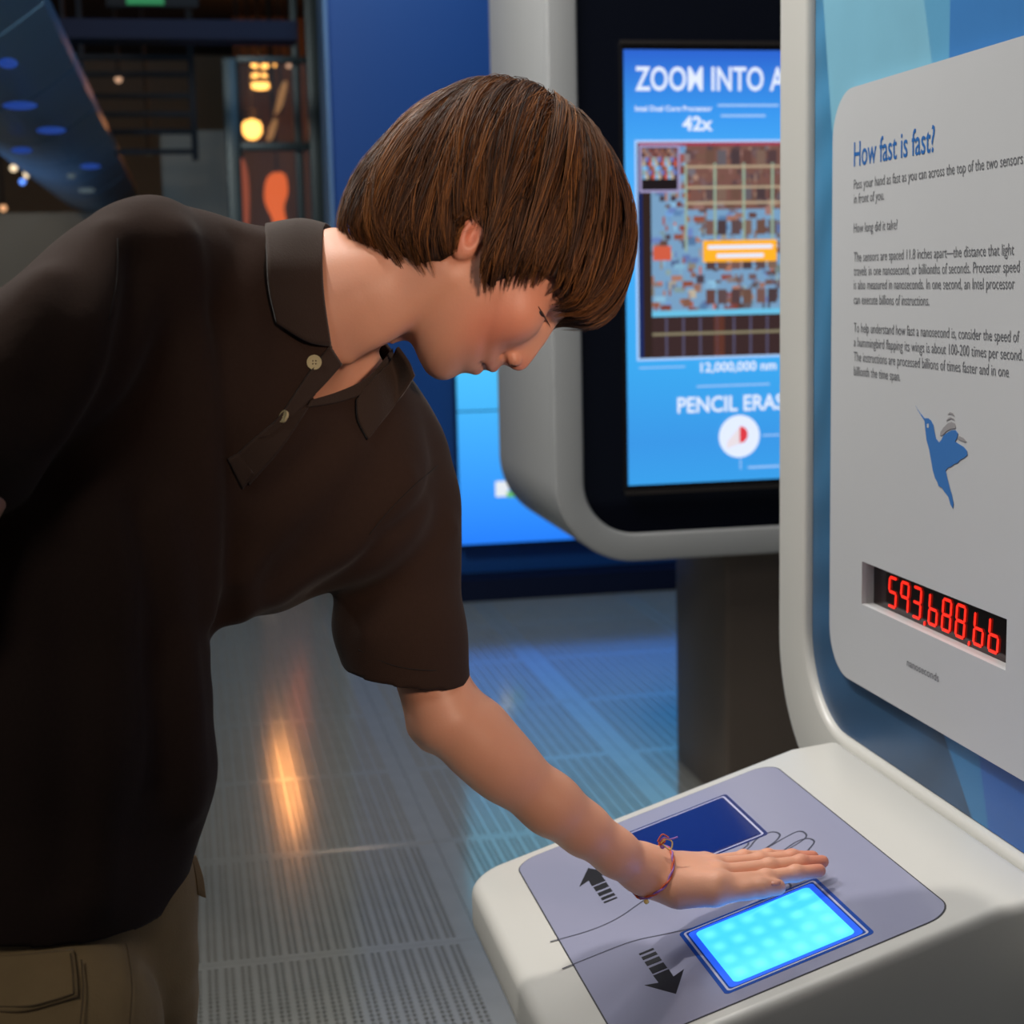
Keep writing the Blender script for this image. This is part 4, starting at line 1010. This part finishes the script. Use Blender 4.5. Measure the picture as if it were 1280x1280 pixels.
def locks(n, seed, cols):
    """tapered strands gathered into locks that share a tip"""
    R = np.random.default_rng(seed); v = []; f = []; cc = []; S = 9
    TT = np.linspace(0, 1, S+1)
    for q in range(n):
        phi = R.uniform(-0.35*math.pi, math.pi) if R.random() < 0.88 else R.uniform(-math.pi, math.pi)
        tm = float(thmax(phi)); u = R.random()
        edge = u < 0.42
        t1 = tm*(1+R.uniform(-0.11, 0.06)) if edge else tm*(0.25+0.75*math.sqrt(R.random()))
        ln = R.uniform(0.30, 0.75)*tm; lay_ = (-0.0035+R.uniform(-0.003, 0.0025)) if edge else R.uniform(-0.004, 0.0045)
        sway = R.normal(0.0, 0.10)+0.10*math.sin(phi*5+1.0)+0.05*math.sin(phi*13); lift = R.uniform(0.0, 0.004)
        cb = np.array(L(cols[R.integers(len(cols))]))*R.uniform(0.8, 1.15); ns_ = R.integers(3, 7) if R.random() < 0.12 else R.integers(14, 28); wd = R.uniform(0.05, 0.13)
        curl = R.uniform(-0.004, 0.003); fly = R.random() < 0.10
        if fly: lay_ += R.uniform(0.001, 0.0035)
        for s_ in range(ns_):
            o1 = R.normal(0, wd*0.42); o2 = R.normal(0, 0.022)
            e1_ = t1+R.normal(0, 0.024)*tm; b1 = max(0.02, e1_-ln*R.uniform(0.75, 1.15))
            th = b1+(e1_-b1)*TT; sn = np.maximum(0.30, np.sin(np.minimum(th, math.pi/2)))
            ph = phi+(o1+(o2*0.35-o1)*TT**1.5+sway*TT**1.4)/sn*0.9
            tcap = thmax(ph)*((1.065 if abs(abs(phi)-PHE) > 0.28 else 1.0) if edge else 1.0); th = np.minimum(th, np.where(TT > 0.5, np.maximum(tcap, b1+0.1), 9))
            d = dirof(ph, th); rr = hair_r(d)+lay_+lift*np.sin(math.pi*TT)+curl*TT**3+R.normal(0, 0.0009)-0.003*(TT < 0.12)
            A = W3(d*rr[:, None]); d2 = dirof(ph+0.02, th); B_ = W3(d2*rr[:, None]); sd_ = B_-A; sd_ /= np.linalg.norm(sd_, axis=1)[:, None]+1e-9
            nr = A-Hc; nr /= np.linalg.norm(nr, axis=1)[:, None]
            w = R.uniform(0.00028, 0.0005)*np.clip(1.15-TT**3, 0.12, 1); k = len(v)
            cs = (0.5*cb+0.5*np.array(L(cols[R.integers(len(cols))])))*R.uniform(0.6, 1.3)
            for a in range(S+1):
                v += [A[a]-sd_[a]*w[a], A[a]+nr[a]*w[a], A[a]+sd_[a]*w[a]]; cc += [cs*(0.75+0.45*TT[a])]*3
                if a: e = k+3*(a-1); f += [(e, e+3, e+4, e+1), (e+1, e+4, e+5, e+2), (e+2, e+5, e+3, e)]
    return v, f, cc
cols = [(92, 57, 31), (118, 75, 38), (64, 40, 24), (150, 98, 50), (74, 47, 28), (46, 30, 20)]
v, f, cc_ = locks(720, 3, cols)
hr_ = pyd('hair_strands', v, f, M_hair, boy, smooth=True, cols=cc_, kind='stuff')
# stray hairs standing off the outline
R5 = np.random.default_rng(11); v = []; f = []; cc_ = []
for q in range(230):
    ph0 = R5.uniform(-0.3, math.pi) if q % 3 else R5.choice([R5.normal(0, 0.25), R5.normal(math.pi, 0.3)]); tm = float(thmax(ph0)); t0 = R5.uniform(0.05, 0.75)*tm; ln = R5.uniform(0.15, 0.45); sw = R5.normal(0, 0.25); up_ = R5.uniform(0.004, 0.013)
    T7 = np.linspace(0, 1, 8); th = np.minimum(t0+ln*T7, tm*1.03); ph = ph0+sw*T7**2; d = dirof(ph, th); A = W3(d*(hair_r(d)-0.002+up_*T7**1.6)[:, None])
    sd_ = np.cross(np.gradient(A, axis=0), A-Hc); sd_ /= np.linalg.norm(sd_, axis=1)[:, None]+1e-9; k = len(v)
    for a in range(8):
        w = 0.00022*(1-0.7*T7[a]); nr = (A[a]-Hc)/np.linalg.norm(A[a]-Hc); v += [A[a]-sd_[a]*w, A[a]+nr*w, A[a]+sd_[a]*w]; cc_ += [np.array(L((96, 62, 36)))]*3
        if a: e = k+3*(a-1); f += [(e, e+3, e+4, e+1), (e+1, e+4, e+5, e+2), (e+2, e+5, e+3, e)]
pyd('stray_hair', v, f, M_hair, boy, smooth=True, cols=cc_, kind='stuff')
# ------------------------------------------------------------------ polo shirt
def T_(px, py, Z, r): return (at(px, py, Z), r)
def f_shirt0(p):
    d = chain(p, [T_(178, 330, 1.37, 0.058), T_(290, 372, 1.46, 0.060), T_(400, 430, 1.54, 0.058), T_(500, 560, 1.62, 0.050)], 0.05)
    d = smin(d, ell(p, at(345, 560, 1.54), [0.8*rA-0.6*uA, 0.6*rA+0.8*uA, sA], (0.165, 0.120, 0.100)), 0.05)
    d = smin(d, ell(p, at(220, 510, 1.47), [0.75*rA-0.66*uA, 0.66*rA+0.75*uA, sA], (0.155, 0.14, 0.110)), 0.05)
    d = smin(d, chain(p, [T_(160, 480, 1.44, 0.11), T_(100, 700, 1.43, 0.115), T_(70, 900, 1.43, 0.120), T_(50, 1100, 1.43, 0.112), T_(40, 1200, 1.43, 0.106)], 0.03), 0.04)
    d = smin(d, chain(p, [T_(225, 660, 1.44, 0.030), T_(222, 800, 1.42, 0.030), T_(218, 950, 1.43, 0.030), T_(180, 1070, 1.45, 0.030)], 0.02), 0.045)
    rs = chain(p, [T_(165, 322, 1.35, 0.055), T_(60, 420, 1.31, 0.070), T_(-45, 530, 1.29, 0.078)], 0.03)
    d = smin(d, rs, 0.018)
    ls = chain(p, [T_(512, 570, 1.62, 0.048), T_(508, 700, 1.61, 0.058), T_(506, 800, 1.60, 0.063), T_(506, 880, 1.60, 0.065)], 0.015)
    return smin(d, ls, 0.03)
f_shirt1 = fitted(f_shirt0, [(0, 360), (50, 318), (100, 278), (145, 252), (180, 243), (230, 256), (280, 270), (333, 283), (375, 290), (495, 445), (520, 480), (545, 520), (560, 555), (572, 600), (577, 650), (577, 700), (580, 760), (586, 820), (588, 850),
    (425, 825), (414, 776), (375, 755), (340, 768), (300, 782), (268, 790), (265, 830), (266, 880), (270, 920), (272, 960), (266, 1000), (252, 1040), (240, 1080), (226, 1120), (205, 1165)], 0.055)
def f_shirt(p):
    d = f_shirt1(p)
    for pts, r, k in folds:
        e = pdist(p, pts); d = d-k*np.exp(-(e/r)**2)
    return d
def pdist(p, pts):
    e = None
    for a, b in zip(pts[:-1], pts[1:]):
        q = cap(p, a, b, 0.0); e = q if e is None else np.minimum(e, q)
    return e
folds = []; valleys = []
def ridge(L_, r, k, depth, tgt):
    tgt.append(([at(px, py, march(f_shirt, px, py, 0.9, 2.0)+depth) if march(f_shirt, px, py, 0.9, 2.0) else at(px, py, 1.45) for px, py in L_], r, k))
R0 = [ ([(228, 300), (246, 440), (256, 600), (260, 760)], 0.020, 0.011), ([(282, 400), (292, 540), (292, 680), (280, 770)], 0.018, -0.010),
       ([(205, 640), (226, 780), (238, 900), (238, 1010)], 0.018, 0.009), ([(180, 640), (196, 820), (198, 980)], 0.018, -0.008),
       ([(125, 620), (145, 800), (135, 980), (120, 1120)], 0.022, 0.008), ([(70, 700), (85, 900), (80, 1100)], 0.022, -0.008),
       ([(140, 290), (118, 400), (70, 540)], 0.018, 0.008), ([(172, 330), (155, 430), (118, 520), (62, 600)], 0.014, -0.010),
       ([(60, 350), (20, 450)], 0.020, 0.006),
       ([(510, 600), (430, 690), (350, 745)], 0.016, 0.006), ([(540, 610), (480, 670), (400, 740)], 0.013, -0.006),
       ([(565, 660), (520, 720), (460, 790)], 0.013, 0.005), ([(440, 560), (360, 650), (300, 725)], 0.018, 0.006),
       ([(400, 555), (330, 620)], 0.016, -0.005), ([(330, 300), (310, 420), (300, 520)], 0.018, 0.004), ([(300, 300), (280, 380)], 0.014, -0.004)]
_rf = []; _rv = []
for a in R0: ridge(a[0], a[1], a[2], 0.0, _rf)
folds += _rf; valleys += _rv
M_shirt = mat('brown_pique', L((50, 37, 31)), 0.9, bump=0.35, bscale=900, sheen=0.05, var=0.12, vscale=300, spec=0.12)
# where cloth is cut away: hem, sleeve mouths, neck
def keep(c):
    X_ = (c-C0)@f0; px = 640+F*((c-C0)@rA)/X_; py = 640-F*((c-C0)@uA)/X_
    hem = (c-at(100, 1182, 1.33))@np.array([0.10, 0.0, 1.0]) > 0
    # left cuff plane
    cu = (c-at(507, 842, 1.60))@(-0.13*rA-0.99*uA-0.12*sA) < 0.0
    cu |= ((c-at(505, 820, 1.60))@rA < -0.085)
    ru = True
    n = N1-N0; n = n/np.linalg.norm(n); q = c-at(402, 390, 1.50); ax = q@n; rad = np.linalg.norm(q-ax[:, None]*n, axis=1)
    nk = ~((ax > 0.0) & (rad < 0.09))
    tri = np.array([(408, 425), (428, 455), (383, 505), (470, 480), (495, 430)], float)
    inside = np.zeros(len(c), bool); j = len(tri)-1
    for i in range(len(tri)):
        xi, yi = tri[i]; xj, yj = tri[j]; inside ^= ((yi > py) != (yj > py)) & (px < (xj-xi)*(py-yi)/(yj-yi+1e-9)+xi); j = i
    return hem & cu & ru & nk & ~(inside & (X_ < 1.56))
sh = iso_obj('polo_shirt', [(f_shirt, np.array([-0.46, 1.15, 0.77]), np.array([0.36, 1.78, 1.52]), 0.0041)], M_shirt, boy, None, 3, keep)
so = sh.modifiers.new('t', 'SOLIDIFY'); so.thickness = 0.0025; so.offset = -1
def sheet(name, rows, m, parent, th=0.0022, sub=6, **props):
    """smooth cloth piece through a grid of control points"""
    G = [catmull(r, sub) for r in rows]; Gt = list(zip(*G)); cols_ = [catmull(list(c), sub) for c in Gt]
    nu, nv = len(cols_), len(cols_[0]); v = [p for c in cols_ for p in c]; f = []
    for i in range(nu-1):
        for j in range(nv-1): a = i*nv+j; f.append((a, a+1, a+nv+1, a+nv))
    o = pyd(name, v, f, m, parent, smooth=True, **props)
    s = o.modifiers.new('t', 'SOLIDIFY'); s.thickness = th; s.offset = 0; return o
def lay(px, py, off=0.003, zmin=0.9):
    t = march(f_shirt, px, py, zmin, 1.9); return at(px, py, (t if t else 1.5)-off)
M_coll = mat('brown_rib', L((50, 38, 31)), 0.85, bump=0.5, bscale=700, sheen=0.12, spec=0.25)
# collar: near leaf, standing round the neck
def layc(px, py, off=0.003):
    a = march(f_shirt, px, py, 0.9, 1.9) or 9; b = march(f_headneck, px, py, 0.9, 1.9) or 9; t = min(a, b); return at(px, py, (t if t < 3 else 1.5)-off)
sheet('collar', [[at(425, 300, 1.60), at(406, 281, 1.50), layc(402, 320, .007), layc(404, 370, .008), layc(413, 433, .008)],
                 [at(395, 290, 1.60), at(372, 275, 1.475), layc(368, 320, .012), layc(371, 370, .013), layc(384, 427, .012)],
                 [at(350, 296, 1.60), at(332, 281, 1.455), layc(334, 320, .009), layc(337, 362, .010), layc(346, 404, .009)]], M_coll, boy, 0.003)
sheet('collar', [[layc(497, 434, .004), layc(488, 452, .006), layc(466, 474, .007), layc(446, 499, .006)],
                 [layc(510, 452, .005), layc(496, 478, .007), layc(474, 505, .008), layc(448, 524, .007)],
                 [layc(518, 470, .004), layc(498, 500, .006), layc(476, 528, .007), layc(460, 549, .006)]], M_coll, boy, 0.003)
# plackets
sheet('placket', [[lay(412, 433, .004), lay(385, 468, .004), lay(350, 520, .004), lay(322, 548, .003)],
                  [lay(427, 456, .006), lay(404, 482, .005), lay(368, 518, .004), lay(334, 546, .003)]], M_coll, boy, 0.0025)
sheet('placket', [[lay(352, 520, .003), lay(318, 548, .003), lay(290, 574, .003)],
                  [lay(388, 505, .002), lay(352, 560, .003), lay(312, 606, .003)]], M_coll, boy, 0.002)
sheet('placket_end', [[lay(298, 566, .004), lay(317, 592, .004)], [lay(285, 574, .004), lay(304, 611, .004)]], M_coll, boy, 0.0025)
sheet('collar_band', [[layc(384, 509, .004), layc(425, 502, .004), layc(466, 486, .004), layc(492, 455, .003)], [layc(388, 500, .003), layc(424, 489, .002), layc(462, 470, .002), layc(490, 436, .001)]], M_coll, boy, 0.0025)
M_btn = mat('button', L((176, 166, 128)), 0.25, coat=0.4)
def button(px, py, r, tilt=None, Z=None):
    p = lay(px, py, 0.0062) if Z is None else at(px, py, Z); n = sA if tilt is None else tilt; n = n/np.linalg.norm(n)
    a = np.cross(n, uA); a /= np.linalg.norm(a); b = np.cross(n, a); N_ = 24
    T = lambda u, v, h: tuple(p+a*u+b*v+n*h)
    ring = [(r*math.cos(2*math.pi*i/N_), r*math.sin(2*math.pi*i/N_)) for i in range(N_)]
    hl = [[(sx_*r*0.2+r*0.11*math.cos(-t), sy_*r*0.2+r*0.11*math.sin(-t)) for t in np.linspace(0, 2*math.pi, 7)[:-1]] for sx_ in (-1, 1) for sy_ in (-1, 1)]
    o = plate('button', [ring]+hl, T, -0.0008, 0.0010, M_btn, boy, bevel=0.0003)
    plate('button_rim', [ring, [(x*0.78, y*0.78) for x, y in ring][::-1]], T, 0.0009, 0.0016, M_btn, boy)
    plate('button_thread', [[(x*0.38, y*0.38) for x, y in ring]], T, -0.0010, -0.0006, M_hair_d, boy)
button(393, 453, 0.0066)
button(355, 521, 0.0058, tilt=sA*0.55-rA*0.6+uA*0.3)
M_seam = mat('shirt_seam', L((26, 19, 16)), 0.9)
for pts in ([(143, 256), (147, 300), (146, 350), (136, 400)], [(563, 566), (545, 584), (521, 604), (487, 638), (462, 668)], [(448, 812), (492, 832), (540, 838), (582, 833)]):
    tube('seam', catmull([lay(*q, off=0.0002) for q in pts], 6), 0.0005, M_seam, boy, 5)
# shirt hanging under the chest, seen through the arm gap: inside of the far sleeve
# ------------------------------------------------------------------ trousers, belt flap, shoes
def f_tr(p):
    d = chain(p, [T_(45, 1150, 1.42, 0.095), T_(40, 1300, 1.40, 0.092)], 0.03)
    d = smin(d, chain(p, [T_(130, 1110, 1.46, 0.085), T_(150, 1200, 1.47, 0.077)], 0.03), 0.03)
    a = at(75, 1290, 1.36); b = at(176, 1290, 1.48)
    n_ = cap(p, a, (a[0]-0.02, a[1]+0.02, 0.06), 0.087, 0.075); fdl = cap(p, at(172, 1120, 1.47), at(172, 1300, 1.50), 0.0575, 0.062)
    fdl = smin(fdl, cap(p, b, (b[0]-0.06, b[1]+0.12, 0.06), 0.066, 0.066), 0.02)
    d = smin(d, n_, 0.012); d = smin(d, fdl, 0.005)
    return np.maximum(d, p[:, 2]-0.95)
f_tr = fitted(f_tr, [(248, 1100), (248, 1140), (248, 1180), (248, 1220), (248, 1260), (248, 1290)], 0.04)
M_tr = mat('khaki_twill', L((158, 130, 90)), 0.85, bump=0.35, bscale=600, var=0.10, vscale=60, sheen=0.15, spec=0.2)
tr = iso_obj('trousers', [(f_tr, np.array([-0.36, 1.12, 0.0]), np.array([0.20, 1.84, 0.99]), 0.007)], M_tr, boy, None, 2, lambda c: c[:, 2] > 0.055)
def layt(px, py, off=0.003):
    t = march(f_tr, px, py, 0.9, 1.9); return at(px, py, (t if t else 1.4)-off)
M_st = mat('khaki_stitch', L((112, 90, 60)), 0.8)
sheet('pocket_flap', [[layt(-25, 1196), layt(30, 1194), layt(92, 1188)], [layt(-25, 1225), layt(30, 1226), layt(96, 1220)], [layt(-25, 1262), layt(30, 1264), layt(97, 1246)]], M_tr, boy, 0.004)
for pts in ([(-25, 1258), (30, 1258), (60, 1252), (92, 1242)], [(88, 1192), (91, 1215), (92, 1242)], [(158, 1180), (165, 1230), (162, 1285)], [(102, 1200), (104, 1240), (100, 1285)]):
    tube('seam', catmull([layt(*q, off=0.0055) for q in pts], 6), 0.0008, M_st, boy, 5)
sheet('fly_flap', [[at(236, 1068, 1.462), at(243, 1095, 1.462), at(246, 1118, 1.465)], [at(243, 1070, 1.47), at(252, 1096, 1.47), at(256, 1122, 1.472)]], M_tr, boy, 0.004)
M_shoe = mat('shoe', L((46, 40, 36)), 0.6); M_sole = mat('sole', L((150, 148, 140)), 0.7)
for px, Z, dx_, dy_ in ((75, 1.36, -0.02, 0.02), (176, 1.48, -0.06, 0.12)):
    a = at(px, 1290, Z); c = np.array([a[0]+dx_, a[1]+dy_, 0.0]); dr = np.array([0.85, 0.5, 0]); dr /= np.linalg.norm(dr); sd = np.array([-dr[1], dr[0], 0]); up3 = np.array([0, 0, 1.0])
    fs_ = lambda p, c=c, dr=dr, sd=sd: np.maximum(smin(smin(ell(p, c+dr*0.10+up3*0.045, [dr, sd, up3], (0.115, 0.046, 0.040)), ell(p, c+up3*0.06, [dr, sd, up3], (0.07, 0.042, 0.055)), 0.03), ell(p, c+up3*0.1, [dr, sd, up3], (0.045, 0.04, 0.05)), 0.03), 0.022-p[:, 2])
    s_ = iso_obj('shoe', [(fs_, c-np.array([0.2, 0.2, 0]), c+np.array([0.26, 0.26, 0.17]), 0.005)], M_shoe, boy, None, 2)
    ol = [(0.225*math.cos(t)*0.5+0.075, 0.047*math.sin(t)) for t in np.linspace(0, 2*math.pi, 33)[:-1]]
    plate('sole', [ol], lambda u, v, h, c=c, dr=dr, sd=sd: tuple(c+dr*u*1.1+sd*v+up3*h), 0.0007, 0.026, M_sole, boy)

# ------------------------------------------------------------------ string bracelet
M_bo = mat('bracelet_orange', L((196, 84, 48)), 0.7); M_bp = mat('bracelet_violet', L((140, 96, 170)), 0.7); M_by = mat('bracelet_yellow', L((224, 190, 110)), 0.7)
br = bpy.data.objects.new('bracelet', None); COL.objects.link(br); br['label'] = 'thin orange and violet knotted string bracelet'; adopt(br, boy)
bc = at(818, 1089, 1.69); bd = at(838, 1097, 1.70)-at(768, 1064, 1.67); bd /= np.linalg.norm(bd)
e1 = uA-(uA@bd)*bd; e1 /= np.linalg.norm(e1); e1 = e1+bd*0.10; e2 = np.cross(bd, e1); e2 /= np.linalg.norm(e2)
def wr_surf(ang):
    d = e1*math.cos(ang)+e2*math.sin(ang); r = 0.01
    while r < 0.06 and f_armhand((bc+d*r)[None].astype(np.float32))[0] < 0.0014: r += 0.0005
    return bc+d*r
ring = [wr_surf(2*math.pi*i/40) for i in range(40)]
for ph, m, nm in ((0, M_bo, 'cord'), (math.pi, M_bp, 'cord')):
    pts = [ring[i]+bd*0.0010*math.cos(i*1.3+ph)+(ring[i]-bc)/np.linalg.norm(ring[i]-bc)*0.0006*math.sin(i*1.3+ph) for i in range(40)]
    tube(nm, pts, 0.0011, m, br, 6, closed=True)
kp = at(826, 1053, 1.672)
for d_, m in (((0, 0), M_bo), ((3, -3), M_bo), ((2, 4), M_bp)):
    bm = bmesh.new(); bmesh.ops.create_uvsphere(bm, u_segments=10, v_segments=8, radius=0.0028); bm.transform(Matrix.Translation(at(826+d_[0], 1054+d_[1], 1.672))); bm_obj('knot', bm, m, br, smooth=True)
tube('loop', catmull([at(828, 1055, 1.67), at(838, 1062, 1.668), at(840, 1052, 1.668), at(832, 1049, 1.668), at(826, 1054, 1.67)], 6), 0.0008, M_by, br, 6)
tube('loose_end', catmull([at(824, 1052, 1.67), at(830, 1047, 1.668), at(838, 1049, 1.668), at(847, 1046, 1.67)], 6), 0.0009, M_bp, br, 6)
tube('loose_end', catmull([at(822, 1052, 1.67), at(828, 1043, 1.668), at(836, 1047, 1.668)], 6), 0.0008, M_bo, br, 6)
bm = bmesh.new(); bmesh.ops.create_uvsphere(bm, u_segments=10, v_segments=8, radius=0.0028); bm.transform(Matrix.Translation(at(808, 1127, 1.675))); bm_obj('bead', bm, M_by, br, smooth=True)

# nails, laid on the finger tips
M_nail = mat('fingernail', L((214, 150, 128)), 0.25, coat=0.3)
def nail(cx, cy, rx, ry, ang):
    v = []; f = []; n = 12; ca, sa = math.cos(ang), math.sin(ang)
    def pt(u, w):
        x = cx+rx*u*ca-ry*w*sa; y = cy+rx*u*sa+ry*w*ca; t = march(f_armhand, x, y, 1.4, 1.9); return at(x, y, (t or 1.68)-0.0006)
    v.append(pt(0, 0))
    for k in range(n): q = 2*math.pi*k/n; v.append(pt(math.copysign(abs(math.cos(q))**0.7, math.cos(q)), math.copysign(abs(math.sin(q))**0.7, math.sin(q))))
    for k in range(n): f.append((0, 1+k, 1+(k+1) % n))
    o = pyd('fingernail', v, f, M_nail, boy, smooth=True); so = o.modifiers.new('t', 'SOLIDIFY'); so.thickness = 0.0006
nail(970, 1104, 6.0, 3.2, -0.05)
